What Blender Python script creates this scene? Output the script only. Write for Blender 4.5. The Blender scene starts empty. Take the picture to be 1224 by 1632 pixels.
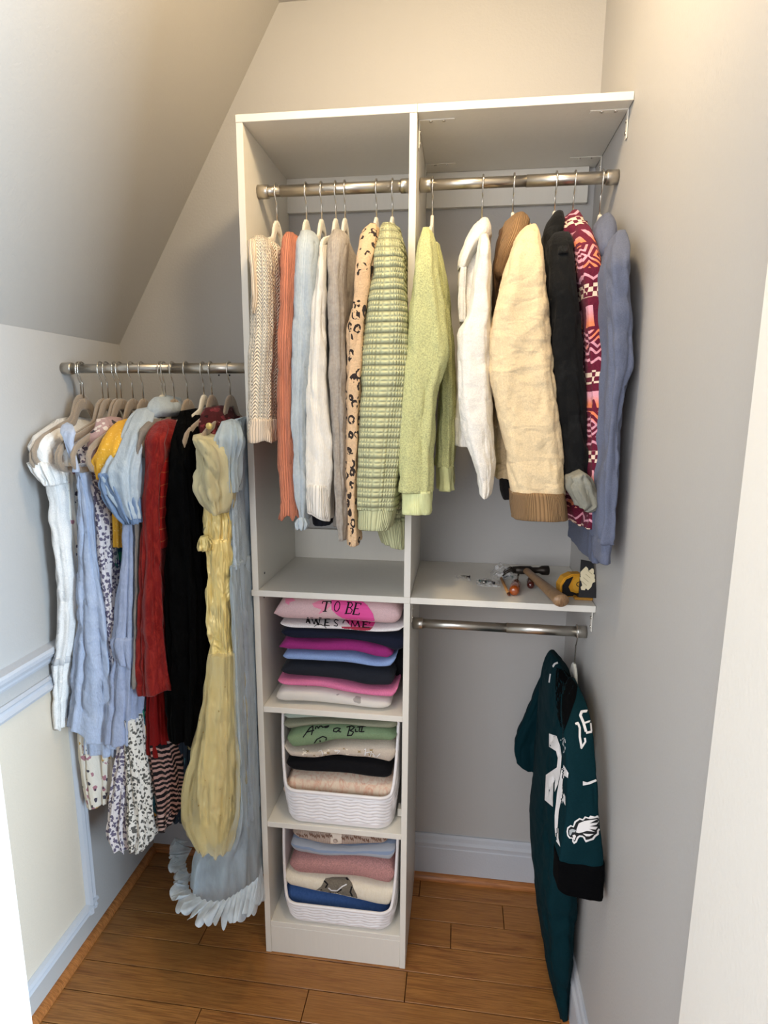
import bpy, bmesh, math, random
from mathutils import Vector, Matrix, noise
from mathutils.bvhtree import BVHTree
from mathutils.geometry import tessellate_polygon
S = bpy.context.scene
C = S.collection
random.seed(7)
PI = math.pi
sin, cos = math.sin, math.cos

# ------------------------------------------------------------ camera, world, lights, exposure
CAM = Vector((0.494, -1.6584, 1.4969)); YAW, PITCH, ROLL, F = -0.1283, 0.1821, 0.0057, 932.0
fw = Vector((sin(YAW)*cos(PITCH), cos(YAW)*cos(PITCH), -sin(PITCH)))
rt0 = Vector((cos(YAW), -sin(YAW), 0)); up0 = rt0.cross(fw)
rt = rt0*cos(ROLL)+up0*sin(ROLL); up = -rt0*sin(ROLL)+up0*cos(ROLL)
cd = bpy.data.cameras.new('camera'); cam = bpy.data.objects.new('camera', cd); C.objects.link(cam)
cd.sensor_fit = 'VERTICAL'; cd.sensor_height = 36; cd.lens = F*36/1632; cd.clip_start = 0.02
cam.matrix_world = Matrix(((rt.x, up.x, -fw.x, CAM.x), (rt.y, up.y, -fw.y, CAM.y), (rt.z, up.z, -fw.z, CAM.z), (0, 0, 0, 1)))
S.camera = cam

W_ = bpy.data.worlds.new('world'); S.world = W_; W_.use_nodes = True
bg = W_.node_tree.nodes['Background']; bg.inputs[0].default_value = (0.86, 0.92, 1.0, 1); bg.inputs[1].default_value = 0.6

def area(name, loc, tgt, size, power, col, sy=None):
    l = bpy.data.lights.new(name, 'AREA'); l.energy = power; l.color = col; l.size = size
    if sy: l.shape = 'RECTANGLE'; l.size_y = sy
    o = bpy.data.objects.new(name, l); C.objects.link(o); o.location = loc
    o.rotation_euler = (Vector(tgt)-Vector(loc)).to_track_quat('-Z', 'Y').to_euler(); return o
area('window_light', (3.1, -2.6, 1.6), (-0.4, -0.5, 1.6), 1.1, 330, (0.64, 0.82, 1.0), 2.2)
area('room_fill_light', (-0.7, -3.4, 1.8), (0.6, 0, 0.9), 2.0, 52, (0.98, 0.97, 1.0), 1.6)  # unseen fill added outside the doorway to brighten the right wall
pl = bpy.data.lights.new('ceiling_lamp', 'POINT'); pl.energy = 17; pl.color = (1.0, 0.77, 0.48); pl.shadow_soft_size = 0.06
po = bpy.data.objects.new('ceiling_lamp', pl); C.objects.link(po); po.location = (0.42, -0.78, 2.40)
S.view_settings.view_transform = 'Standard'; S.view_settings.look = 'None'
S.view_settings.exposure = 0.1; S.view_settings.gamma = 1.0; S.view_settings.use_curve_mapping = False

# ------------------------------------------------------------ geometry helpers
def ray(px, py): return fw + rt*((px-612)/F) - up*((py-816)/F)
def at(px, py, y):
    d = ray(px, py); return CAM + d*((y-CAM.y)/d.y)
def atz(px, py, z):
    d = ray(px, py); return CAM + d*((z-CAM.z)/d.z)
def srgb(h):
    h = h.lstrip('#'); v = [int(h[i:i+2], 16)/255 for i in (0, 2, 4)]
    return tuple((c/12.92 if c <= .04045 else ((c+.055)/1.055)**2.4) for c in v)+(1,)
def link(name, me, mat=None, parent=None, smooth=False):
    o = bpy.data.objects.new(name, me); C.objects.link(o)
    if mat: me.materials.append(mat)
    if parent: o.parent = parent; o.matrix_parent_inverse = Matrix.Translation(-parent.location) if parent.type == 'EMPTY' and parent.parent is None else Matrix()
    if smooth:
        for p in me.polygons: p.use_smooth = True
    return o
def tag(o, label, cat, group=None):
    o['label'] = label; o['category'] = cat
    if group: o['group'] = group
    return o
def thing(name, label, cat, loc=(0, 0, 0), group=None):
    o = bpy.data.objects.new(name, None); C.objects.link(o); o.location = loc; o.empty_display_size = .05
    return tag(o, label, cat, group)
def bmobj(name, bm, mat, parent=None, smooth=False):
    me = bpy.data.meshes.new(name); bm.normal_update(); bm.to_mesh(me); bm.free()
    return link(name, me, mat, parent, smooth)
def box_bm(bm, a, b, bev=0.0):
    a, b = Vector(a), Vector(b)
    r = bmesh.ops.create_cube(bm, size=1); vs = r['verts']
    for v in vs: v.co = Vector([(a[i]+b[i])/2 + v.co[i]*abs(b[i]-a[i]) for i in range(3)])
    if bev:
        es = list({e for v in vs for e in v.link_edges})
        bmesh.ops.bevel(bm, geom=es, offset=bev, segments=1, affect='EDGES', profile=.5)
def box(name, a, b, mat, parent=None, bev=0.0):
    bm = bmesh.new(); box_bm(bm, a, b, bev); return bmobj(name, bm, mat, parent)
def struct(name, a, b, mat, bev=0, parent=None):
    o = box(name, a, b, mat, parent, bev)
    if not parent: o['kind'] = 'structure'
    return o
def tube_bm(bm, pts, r, n=10, cap=True, flat=None):
    """tube along points; r number or list; flat=(axis Vector, scale list) makes an oval section"""
    rings = []; P = [Vector(p) for p in pts]
    for i, p in enumerate(P):
        t = (P[min(i+1, len(P)-1)]-P[max(i-1, 0)]).normalized()
        ax = Vector((0, 0, 1)) if abs(t.z) < .9 else Vector((1, 0, 0))
        if flat: ax = flat
        a = t.cross(ax).normalized(); b = a.cross(t).normalized()
        rr = r[i] if isinstance(r, (list, tuple)) else r
        ra, rb = rr if isinstance(rr, tuple) else (rr, rr)
        rings.append([bm.verts.new(p + a*cos(2*PI*k/n)*ra + b*sin(2*PI*k/n)*rb) for k in range(n)])
    for i in range(len(rings)-1):
        for k in range(n):
            bm.faces.new((rings[i][k], rings[i][(k+1) % n], rings[i+1][(k+1) % n], rings[i+1][k]))
    if cap:
        bm.faces.new(rings[0][::-1]); bm.faces.new(rings[-1])
def tube(name, pts, r, mat, parent=None, n=10, flat=None, cap=True):
    bm = bmesh.new(); tube_bm(bm, pts, r, n, cap, flat); bmesh.ops.recalc_face_normals(bm, faces=bm.faces)
    return bmobj(name, bm, mat, parent, True)
def catmull(rows, step, key=0):
    """resample rows (tuples) along index by Catmull-Rom so that successive key values are about step apart"""
    out = []
    n = len(rows)
    for i in range(n-1):
        p0, p1, p2, p3 = rows[max(i-1, 0)], rows[i], rows[i+1], rows[min(i+2, n-1)]
        m = max(1, int(abs(p2[key]-p1[key])/step+.5)); m = max(m, 2)
        for j in range(m):
            t = j/m
            row = []
            for a, b, c, d in zip(p0, p1, p2, p3):
                m1 = (c-a)/2; m2 = (d-b)/2
                lim = 1.5*abs(c-b); m1 = max(-lim, min(lim, m1)); m2 = max(-lim, min(lim, m2))
                if (c-b)*m1 < 0: m1 = 0
                if (c-b)*m2 < 0: m2 = 0
                t2, t3 = t*t, t*t*t
                row.append((2*t3-3*t2+1)*b+(t3-2*t2+t)*m1+(-2*t3+3*t2)*c+(t3-t2)*m2)
            out.append(tuple(row))
    out.append(tuple(rows[-1])); return out
XL, XR, D, W, HT, H1, Z2, Z3, Z4 = -0.504, 0.812, 0.337, 0.3874, 2.10, 1.048, 0.7374, 0.4066, 0.0993
YR = -0.25   # depth of the rods
def cloth(name, rows, mat, parent, yn=-.44, yf='mirror', yc=YR, n=80, folds=(.004, 7), seed=0, rough=.002, expo=3.2,
          open_top=False, slant=0, wave=0, hemfold=1.0, step=.009, crease=.003, zs=1.0, lip=.012, xlim=(XL+.006, XR-.006), twist=0, closed_bottom=False):
    """a hanging piece of fabric: rows (py, px left, px right[, near y]) read at the depth of its near edge,
    lofted into a closed hollow body that runs from the near edge to the far edge"""
    R = []
    for r in rows:
        y = r[3] if len(r) > 3 else yn
        a, b = at(r[1], r[0], y), at(r[2], r[0], y)
        f = (2*yc-y) if yf == 'mirror' else y+yf
        xa, xb = max(a.x, xlim[0]), min(b.x, xlim[1])
        R.append(((a.z+b.z)/2, xa, xb, y, f))
    for i in range(1, len(R)):
        if R[i][0] > R[i-1][0]-.004: R[i] = (R[i-1][0]-.004,)+R[i][1:]
    Q = catmull(R, step)
    z0, z1 = Q[0][0], Q[-1][0]
    bm = bmesh.new(); uvl = bm.loops.layers.uv.new('UV')
    rings = []; amp, k = folds
    def ring(z, xa, xb, ya, yb, g, ins=0.0):
        cx, cy, rx, ry = (xa+xb)/2, (ya+yb)/2, max((xb-xa)/2, .004), max((yb-ya)/2, .006)
        vs = []
        for i in range(n):
            th = 2*PI*i/n
            c, s = cos(th), sin(th)
            e = 2/expo
            x = math.copysign(abs(c)**e, c); y = math.copysign(abs(s)**e, s)
            ph = noise.noise(Vector((seed*3.1, z*3, 1.7)))*2.6
            d = amp*g*(1.9*abs(sin((k*th+ph)/2+seed))**.75-1.2+.45*sin((2*k+1)*th-ph*1.3+seed*2))
            px_, py_ = x*rx, y*ry
            n1 = noise.noise(Vector(((px_+py_)*15+z*5+seed*7, (px_-py_)*15, (z*8-px_*9)*zs)))
            n2 = noise.noise(Vector(((px_+py_)*34+seed*3, (px_-py_)*30, (z*26+px_*22)*zs)))
            d += rough*noise.noise(Vector((px_*30+seed, py_*30, z*22)))*1.5
            d += crease*(.7*n1-max(0, 1-abs(n1)*5.5)**2*.9-max(0, 1-abs(n2)*4.5)**2*.55)
            d = max(-rx*.7, min(d, .02)) - ins
            L = math.hypot(c/rx, s/ry); nx, ny = c/rx/L, s/ry/L
            zz = z + slant*x*g*g + wave*sin(9*th+seed)*g*g
            X = min(max(cx+x*rx+nx*d, xlim[0]), xlim[1])
            vs.append(bm.verts.new((X, cy+y*ry+ny*d, zz)))
        return vs
    for q in Q:
        t = (z0-q[0])/max(z0-z1, 1e-5); g = hemfold*(.25+.75*min(1, t*1.3)) if hemfold else 1
        rings.append((ring(*q, g), q[0]))
    # hem turned inside
    q = Q[-1]; g = hemfold
    if not closed_bottom:
        rings.append((ring(q[0]-.0015, *q[1:], g, .0015), q[0]-.001))
        rings.append((ring(q[0]+lip, *q[1:], g, .004), q[0]-.004))
        qb = Q[max(0, len(Q)-8)]
        rings.append((ring(qb[0], *qb[1:], g, .006), qb[0]))
    per = 2*((Q[len(Q)//2][2]-Q[len(Q)//2][1])+(Q[len(Q)//2][4]-Q[len(Q)//2][3]))
    def face(vs, uvs):
        f = bm.faces.new(vs)
        for l, u in zip(f.loops, uvs): l[uvl].uv = u
        f.smooth = True
    for j in range(len(rings)-1):
        (A, za), (B, zb) = rings[j], rings[j+1]
        for i in range(n):
            i2 = (i+1) % n
            u0, u1 = per*i/n, per*(i+1)/n
            face((A[i], B[i], B[i2], A[i2]), ((u0, za), (u0, zb), (u1, zb), (u1, za)))
    # caps (the inner cap closes the hollow far up inside the hem)
    def cap(A, z, rev):
        c = sum((v.co for v in A), Vector())/n; cv = bm.verts.new(c + Vector((0, 0, .0 if rev else .006)))
        for i in range(n):
            i2 = (i+1) % n
            vs = (A[i], A[i2], cv) if not rev else (A[i2], A[i], cv)
            face(vs, ((per*i/n, z), (per*(i+1)/n, z), (per*(i+.5)/n, z+.02)))
    if not open_top: cap(rings[0][0], z0, False)
    cap(rings[-1][0], rings[-1][1], True)
    o = bmobj(name, bm, mat, parent, True)
    return o
def ribbon(name, top, bot, mat, parent, pleats=14, amp=.01, n=160, rows=7):
    """pleated strip between two polylines of (px, py, y)"""
    T = catmull([tuple(at(*p)) for p in top], 99); B = catmull([tuple(at(*p)) for p in bot], 99)
    def samp(L, t):
        f = t*(len(L)-1); i = min(int(f), len(L)-2); return Vector(L[i]).lerp(Vector(L[i+1]), f-i)
    bm = bmesh.new(); uvl = bm.loops.layers.uv.new('UV'); G = []
    for i in range(n+1):
        t = i/n; a, b = samp(T, t), samp(B, t); col = []
        s = sin(t*pleats*2*PI+2*noise.noise(Vector((t*7, 0, 3))))
        for j in range(rows+1):
            u = j/rows; p = a.lerp(b, u)
            p.y += amp*s*(.25+u); p.z += .9*amp*u*u*sin(t*pleats*1.3*PI+1)+.3*amp*u*u*sin(t*pleats*4*PI) ; p.x += amp*.5*u*cos(t*pleats*2*PI)
            p.z = max(p.z, .004); col.append(bm.verts.new(p))
        G.append(col)
    for i in range(n):
        for j in range(rows):
            f = bm.faces.new((G[i][j], G[i][j+1], G[i+1][j+1], G[i+1][j])); f.smooth = True
            for l, uv in zip(f.loops, ((i/n, j/rows), (i/n, (j+1)/rows), ((i+1)/n, (j+1)/rows), ((i+1)/n, j/rows))): l[uvl].uv = uv
    return bmobj(name, bm, mat, parent, True)
def fold(name, cols, mat, parent=None, yf=-.30, dep=.24, seed=0, zmin=None, layers=1, gap=.0008, rot=0):
    """folded garment: cols (px, py top, py bottom) along its front fold"""
    R = []
    for px, pt, pb in cols:
        a, b = at(px, pt, yf), at(px, pb, yf)
        zb = b.z
        if zmin is not None: zb = max(zb, zmin)
        R.append(((a.x+b.x)/2, max(a.z-gap, zb+.004), zb+gap))
    Q = catmull(R, .008); m = 28
    bm = bmesh.new(); uvl = bm.loops.layers.uv.new('UV'); rings = []
    L = len(Q)
    def ring(x, zt, zb, sh, ends):
        cz, rz = (zt+zb)/2, (zt-zb)/2*sh
        vs = []
        for i in range(m):
            th = 2*PI*i/m; c, s = cos(th), sin(th)
            y = math.copysign(abs(c)**.35, c); z = math.copysign(abs(s)**.75, s)
            ry = dep/2*(1-(1-sh)*.12)
            nz = noise.noise(Vector((x*14+seed*5, y*2, z*1.5)))*.0022
            cr = 0
            if layers > 1: cr = -.0035*max(0, 1-abs(z-.1*sin(x*20+seed))/.16)*(1 if c < -.2 else 0)
            vs.append(bm.verts.new((x, yf+dep/2+y*(ry+cr)+.006*noise.noise(Vector((x*9+seed, 2, 1)))+nz, cz+z*rz+nz*.4*abs(s))))
        return vs
    for j, q in enumerate(Q):
        e = min(j, L-1-j); sh = min(1, (.45, .75, .92)[e] if e < 3 else 1)
        rings.append(ring(*q, sh, 0))
    for j in range(L-1):
        for i in range(m):
            i2 = (i+1) % m
            f = bm.faces.new((rings[j][i], rings[j+1][i], rings[j+1][i2], rings[j][i2])); f.smooth = True
            for l, uv in zip(f.loops, ((Q[j][0], i/m*.3), (Q[j+1][0], i/m*.3), (Q[j+1][0], (i+1)/m*.3), (Q[j][0], (i+1)/m*.3))): l[uvl].uv = uv
    for r, s in ((rings[0], 0), (rings[-1], 1)):
        cv = bm.verts.new(sum((v.co for v in r), Vector())/m + Vector((-.003 if s == 0 else .003, 0, 0)))
        for i in range(m):
            vs = (r[i], r[(i+1) % m], cv); f = bm.faces.new(vs if s == 0 else vs[::-1]); f.smooth = True
    bmesh.ops.recalc_face_normals(bm, faces=bm.faces)
    return bmobj(name, bm, mat, parent, True)
# prints: flat ink laid on the surface of a garment
def bvh_of(objs):
    V, P = [], []
    for o in objs:
        b = len(V); mw = o.matrix_basis.copy()
        for v in o.data.vertices: V.append(v.co.copy())
        for p in o.data.polygons: P.append([b+i for i in p.vertices])
    return BVHTree.FromPolygons(V, P)
def drape(bm, T, off=.0012, maxj=.05):
    """moves verts (x=px, y=py) onto the surface; drops faces that miss it"""
    bad = set(); dep = {}
    for v in bm.verts:
        d = ray(v.co.x, v.co.y).normalized(); h = T.ray_cast(CAM, d)
        if h[0] is None: bad.add(v); continue
        v.co = h[0]-d*off; dep[v] = h[3]
    bmesh.ops.delete(bm, geom=list(bad), context='VERTS')
    ff = [f for f in bm.faces if max(dep[v] for v in f.verts)-min(dep[v] for v in f.verts) > maxj]
    bmesh.ops.delete(bm, geom=ff, context='FACES')
def strokes(name, lines, w, T, mat, parent, off=.0012):
    bm = bmesh.new()
    for ln in lines:
        ww = w
        if isinstance(ln, tuple): ln, ww = ln
        P = []
        for (a, b) in zip(ln[:-1], ln[1:]):
            m = max(1, int(math.dist(a, b)/1.5))
            P += [(a[0]+(b[0]-a[0])*i/m, a[1]+(b[1]-a[1])*i/m) for i in range(m)]
        P.append(ln[-1]); pr = None
        for i, p in enumerate(P):
            q0, q1 = P[max(i-1, 0)], P[min(i+1, len(P)-1)]
            dx, dy = q1[0]-q0[0], q1[1]-q0[1]; L = math.hypot(dx, dy) or 1
            nx, ny = -dy/L*ww/2, dx/L*ww/2
            c = (bm.verts.new((p[0]+nx, p[1]+ny, 0)), bm.verts.new((p[0]-nx, p[1]-ny, 0)))
            if pr: bm.faces.new((pr[0], pr[1], c[1], c[0]))
            pr = c
    drape(bm, T, off)
    o = bmobj(name, bm, mat, parent); o['kind'] = 'stuff'; return o
def patch(name, polys, T, mat, parent, off=.001, cuts=True):
    bm = bmesh.new()
    for poly in polys:
        P = []
        for a, b in zip(poly, poly[1:]+poly[:1]):
            m = max(1, int(math.dist(a, b)/4)); P += [(a[0]+(b[0]-a[0])*i/m, a[1]+(b[1]-a[1])*i/m) for i in range(m)]
        vs = [bm.verts.new((p[0], p[1], 0)) for p in P]
        for t in tessellate_polygon([[Vector((p[0], p[1], 0)) for p in P]]):
            try: bm.faces.new([vs[i] for i in t])
            except ValueError: pass
    for _ in range(4):
        es = [e for e in bm.edges if e.calc_length() > 2.6]
        if not es: break
        bmesh.ops.subdivide_edges(bm, edges=es, cuts=1); bmesh.ops.triangulate(bm, faces=bm.faces)
    drape(bm, T, off)
    o = bmobj(name, bm, mat, parent)
    if len(polys) > 1: o['kind'] = 'stuff'
    return o

# ------------------------------------------------------------ materials
class NT:
    def __init__(s, name):
        s.m = bpy.data.materials.new(name); s.m.use_nodes = True; s.t = s.m.node_tree
        s.b = s.t.nodes['Principled BSDF']; s.L = s.t.links
        s.out = s.t.nodes['Material Output']
    def set(s, sock, v):
        if v is None: return
        if isinstance(v, bpy.types.NodeSocket): s.L.new(v, sock)
        else:
            if isinstance(v, (tuple, list)) and len(v) == 3 and sock.type == 'RGBA': v = tuple(v)+(1,)
            sock.default_value = v
    def n(s, t, **k):
        nd = s.t.nodes.new(t)
        for a, v in k.items(): setattr(nd, a, v)
        return nd
    def uv(s): return s.n('ShaderNodeUVMap').outputs[0]
    def obj(s): return s.n('ShaderNodeTexCoord').outputs['Object']
    def pos(s): return s.n('ShaderNodeNewGeometry').outputs['Position']
    def sc(s, v, k):
        m = s.n('ShaderNodeMapping'); s.L.new(v, m.inputs[0]); m.inputs['Scale'].default_value = k if isinstance(k, tuple) else (k, k, k); return m.outputs[0]
    def sep(s, v):
        m = s.n('ShaderNodeSeparateXYZ'); s.L.new(v, m.inputs[0]); return m.outputs
    def M(s, op, a, b=None, c=None):
        m = s.n('ShaderNodeMath', operation=op); s.set(m.inputs[0], a); s.set(m.inputs[1], b); s.set(m.inputs[2], c); return m.outputs[0]
    def noise(s, v, scale, detail=3, rough=.5, dist=0):
        m = s.n('ShaderNodeTexNoise'); s.L.new(v, m.inputs[0]); m.inputs['Scale'].default_value = scale; m.inputs['Detail'].default_value = detail
        m.inputs['Roughness'].default_value = rough; m.inputs['Distortion'].default_value = dist; return m.outputs[0]
    def vor(s, v, scale, feature='F1', rnd=1):
        m = s.n('ShaderNodeTexVoronoi', feature=feature); s.L.new(v, m.inputs['Vector']); m.inputs['Scale'].default_value = scale; m.inputs['Randomness'].default_value = rnd; return m.outputs
    def ramp(s, f, stops, interp='LINEAR'):
        m = s.n('ShaderNodeValToRGB'); s.L.new(f, m.inputs[0]); r = m.color_ramp; r.interpolation = interp
        while len(r.elements) < len(stops): r.elements.new(.5)
        for e, (p, c) in zip(r.elements, stops):
            e.position = p; e.color = c if isinstance(c, tuple) else (c, c, c, 1)
        return m.outputs[0]
    def step(s, f, a, b): return s.n_map(f, a, b)
    def n_map(s, f, a, b, c=0., d=1.):
        m = s.n('ShaderNodeMapRange'); s.L.new(f, m.inputs[0]); m.inputs[1].default_value = a; m.inputs[2].default_value = b
        m.inputs[3].default_value = c; m.inputs[4].default_value = d; return m.outputs[0]
    def mix(s, f, a, b, blend='MIX'):
        m = s.n('ShaderNodeMix', data_type='RGBA', blend_type=blend); s.set(m.inputs[0], f); s.set(m.inputs[6], a); s.set(m.inputs[7], b); return m.outputs[2]
    def bump(s, h, dist, strength=1, prev=None):
        m = s.n('ShaderNodeBump'); s.L.new(h, m.inputs['Height']); m.inputs['Distance'].default_value = dist; m.inputs['Strength'].default_value = strength
        if prev: s.L.new(prev, m.inputs['Normal'])
        return m.outputs[0]
    def fin(s, col, rough=.8, nrm=None, spec=.3, metal=0, sheen=0, **k):
        s.set(s.b.inputs['Base Color'], col); s.set(s.b.inputs['Roughness'], rough); s.set(s.b.inputs['Normal'], nrm) if nrm else None
        s.b.inputs['Specular IOR Level'].default_value = spec; s.b.inputs['Metallic'].default_value = metal
        s.b.inputs['Sheen Weight'].default_value = sheen
        for a, v in k.items(): s.b.inputs[a].default_value = v
        return s.m
def plain(name, hexc, rough=.6, spec=.3, metal=0, var=.0, bump=0, **k):
    t = NT(name); c = srgb(hexc); nrm = None; p = t.obj()
    if var:
        f = t.noise(p, 6, 4); c = t.mix(t.n_map(f, .3, .7, 0, var), c, (c[0]*.6, c[1]*.6, c[2]*.6, 1))
    if bump: nrm = t.bump(t.noise(p, 180, 3), bump)
    return t.fin(c, rough, nrm, spec, metal, **k)
def fabric(name, hexc, kind='cloth', h2=None, crumple=.006, rough=.88, sheen=.05, spec=.15, alpha=1, **k):
    t = NT(name); uv = t.uv(); p = t.pos(); u, v, _ = t.sep(uv)
    c = srgb(hexc); d = tuple(x*.62 for x in c[:3])+(1,); c2 = srgb(h2) if h2 else d
    big = t.noise(t.sc(p, (1, 1, .6)), 20, 3, .55, .8)
    col = c; nrm = None
    fine = t.noise(p, 420, 2)
    per = lambda s_, q: t.M('ABSOLUTE', t.M('SINE', t.M('MULTIPLY', s_, PI/q)))
    if kind == 'cloth':
        col = t.mix(t.n_map(fine, .35, .65, 0, .35), c, d)
        nrm = t.bump(fine, .0006)
    elif kind == 'knit':
        q = k.get('q', .006); hgt = t.M('ADD', t.M('MULTIPLY', per(u, q), .7), t.M('MULTIPLY', per(v, q*.8), .5))
        col = t.mix(t.n_map(hgt, 0, .75), d, c); nrm = t.bump(hgt, .0018)
    elif kind == 'cable':   # openwork vest
        zz = t.M('ADD', v, t.M('MULTIPLY', t.M('PINGPONG', u, .012), .8))
        hgt = t.M('ADD', t.M('MULTIPLY', per(zz, .0075), .8), t.M('MULTIPLY', per(u, .012), .5))
        col = t.mix(t.n_map(hgt, .05, .6), tuple(x*.72 for x in c[:3])+(1,), c); nrm = t.bump(hgt, .004)
    elif kind == 'rib':
        q = k.get('q', .006); hgt = per(u, q); col = t.mix(t.n_map(hgt, 0, .6), d, c); nrm = t.bump(hgt, .0015)
    elif kind == 'chunky':
        a = per(v, .021); b = per(u, .0095); vv = per(v, .0105)
        hgt = t.M('MULTIPLY', t.M('POWER', a, .6), t.M('ADD', .55, t.M('MULTIPLY', t.M('MULTIPLY', b, vv), .8)))
        col = t.mix(t.n_map(hgt, .1, .75), tuple(x*.42 for x in c[:3])+(1,), c); nrm = t.bump(hgt, .005)
    elif kind == 'fuzzy':
        f1 = t.noise(p, 360, 4, .7); col = t.mix(t.n_map(f1, .34, .6), tuple(x*.62 for x in c[:3])+(1,), c); nrm = t.bump(f1, .004)
    elif kind == 'denim':
        f1 = t.noise(p, 28, 5, .7); f2 = t.noise(t.sc(p, (1, 1, .25)), 500, 2)
        col = t.mix(t.n_map(f1, .5, .75, 0, .6), c, c2); col = t.mix(t.n_map(f2, .3, .7, 0, .35), col, d); nrm = t.bump(f2, .0006)
    elif kind == 'velvet':
        f1 = t.noise(t.sc(p, (1, 1, .35)), 60, 5, .7, 1.5); col = t.mix(t.n_map(f1, .45, .72, 0, k.get('amt', .6)), c, c2); nrm = t.bump(f1, .0015)
    elif kind == 'plainknit':
        f1 = t.noise(p, 160, 3); col = t.mix(t.n_map(f1, .35, .65, 0, .45), c, c2); nrm = t.bump(t.M('ADD', per(u, .003), f1), .0006)
    elif kind == 'leopard':
        w = t.vor(t.sc(p, (1, 1, .75)), 62, 'F1'); n1 = t.noise(p, 55, 2)
        e = t.M('ADD', w[0], t.M('MULTIPLY', t.M('SUBTRACT', n1, .5), .55))
        ringm = t.M('MULTIPLY', t.M('GREATER_THAN', e, .20), t.M('LESS_THAN', e, .46))
        br = t.M('GREATER_THAN', t.noise(p, 75, 2), .44)
        sel = t.M('GREATER_THAN', t.sep(w[1])[0], .22)
        msk = t.M('MULTIPLY', t.M('MULTIPLY', ringm, br), sel)
        f1 = t.noise(p, 260, 3, .7)
        col = t.mix(msk, t.mix(t.n_map(f1, .35, .65, 0, .4), c, d), c2); nrm = t.bump(f1, .003)
    elif kind == 'leopardprint':   # small speckle print
        w = t.vor(p, 105, 'F1'); n1 = t.noise(p, 150, 2)
        e = t.M('ADD', w[0], t.M('MULTIPLY', t.M('SUBTRACT', n1, .5), .9))
        msk = t.M('LESS_THAN', e, k.get('thr', .47)); col = t.mix(msk, c, c2); nrm = t.bump(fine, .0005)
    elif kind == 'floral':
        col = c
        for sc_, thr, hc, off in k['spots']:
            w = t.vor(t.n_off(p, off), sc_, 'F1'); n1 = t.noise(p, sc_*2.2, 2)
            e = t.M('ADD', w[0], t.M('MULTIPLY', t.M('SUBTRACT', n1, .5), .7))
            sel = t.M('GREATER_THAN', t.sep(w[1])[1], .3)
            col = t.mix(t.M('MULTIPLY', t.M('LESS_THAN', e, thr), sel), col, srgb(hc))
        nrm = t.bump(fine, .0005)
    elif kind == 'stripes':
        vv = t.M('ADD', v, t.M('MULTIPLY', t.noise(p, 22, 2), .02)); q = k.get('q', .011)
        st = t.M('GREATER_THAN', t.M('FRACT', t.M('DIVIDE', vv, q)), k.get('duty', .5))
        col = t.mix(st, c, c2)
        if 'h3' in k: col = t.mix(t.M('MULTIPLY', st, t.n_map(t.noise(p, 9, 1), .45, .55)), col, srgb(k['h3']))
        nrm = t.bump(fine, .0005)
    elif kind == 'fleece':
        u2 = t.M('MULTIPLY', t.sep(p)[1], 1.0); u3 = t.M('ADD', t.sep(p)[0], t.M('MULTIPLY', t.sep(p)[1], .5))
        z = t.M('ADD', v, t.M('MULTIPLY', t.noise(p, 8, 1), .03))
        band = t.M('FRACT', t.M('DIVIDE', z, .155))
        ck = t.n('ShaderNodeTexChecker'); cmb = t.n('ShaderNodeCombineXYZ'); t.L.new(u3, cmb.inputs[0]); t.L.new(z, cmb.inputs[1])
        t.L.new(cmb.outputs[0], ck.inputs[0]); ck.inputs['Scale'].default_value = 125
        inb = lambda a, b: t.M('MULTIPLY', t.M('GREATER_THAN', band, a), t.M('LESS_THAN', band, b))
        pk, org, crm = srgb('E7A5B4'), srgb('F08A62'), srgb('F3D9C2')
        col = c
        col = t.mix(t.M('MULTIPLY', ck.outputs[1], inb(.04, .19)), col, crm)
        zig = t.M('ABSOLUTE', t.M('SUBTRACT', t.M('MULTIPLY', t.M('PINGPONG', u3, .018), 5.0), t.M('SUBTRACT', band, .24)))
        col = t.mix(t.M('MULTIPLY', t.M('LESS_THAN', zig, .018), inb(.2, .36)), col, pk)
        dia = t.M('ADD', t.M('DIVIDE', t.M('PINGPONG', t.M('ADD', u3, .01), .022), .022), t.M('MULTIPLY', t.M('ABSOLUTE', t.M('SUBTRACT', band, .54)), 6.2))
        dd = t.M('FRACT', t.M('MULTIPLY', dia, 1.9))
        col = t.mix(t.M('MULTIPLY', t.M('GREATER_THAN', dd, .55), inb(.38, .7)), col, t.mix(t.n_map(t.noise(p, 25, 1), .45, .55), pk, org))
        sb = t.M('PINGPONG', t.M('ADD', u3, t.M('MULTIPLY', band, .03)), .012)
        col = t.mix(t.M('MULTIPLY', t.M('LESS_THAN', sb, .0048), inb(.74, .95)), col, t.mix(t.n_map(band, .78, .9), org, pk))
        f1 = t.noise(p, 260, 3, .7); nrm = t.bump(f1, .002)
    elif kind == 'satin':
        col = t.mix(t.n_map(big, .35, .7, 0, .35), c, c2); nrm = t.bump(t.noise(t.sc(p, (1, 1, .35)), 24, 2, .45, 1.4), .03)
        return t.fin(col, .3, nrm, .8, metal=.15, sheen=.1)
    elif kind == 'tulle':
        col = t.mix(t.n_map(big, .35, .7, 0, .3), c, c2); nrm = t.bump(t.noise(t.sc(p, (1, 1, .3)), 30, 3), .01)
        t.fin(col, .9, nrm, .1, sheen=.2)
        if 'glit' in k:
            w = t.vor(p, 45, 'F1'); g = t.M('MULTIPLY', t.M('LESS_THAN', w[0], .1), t.M('GREATER_THAN', t.sep(w[1])[0], .45))
            t.set(t.b.inputs['Base Color'], t.mix(g, col, srgb(k['glit'])))
            t.set(t.b.inputs['Alpha'], t.M('MAXIMUM', g, alpha))
        else: t.set(t.b.inputs['Alpha'], t.n_map(t.noise(t.sc(p, (1, 1, .25)), 35, 3), .3, .7, alpha-.15, alpha+.15))
        return t.m
    if crumple: nrm = t.bump(big, crumple, .7, nrm)
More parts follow.
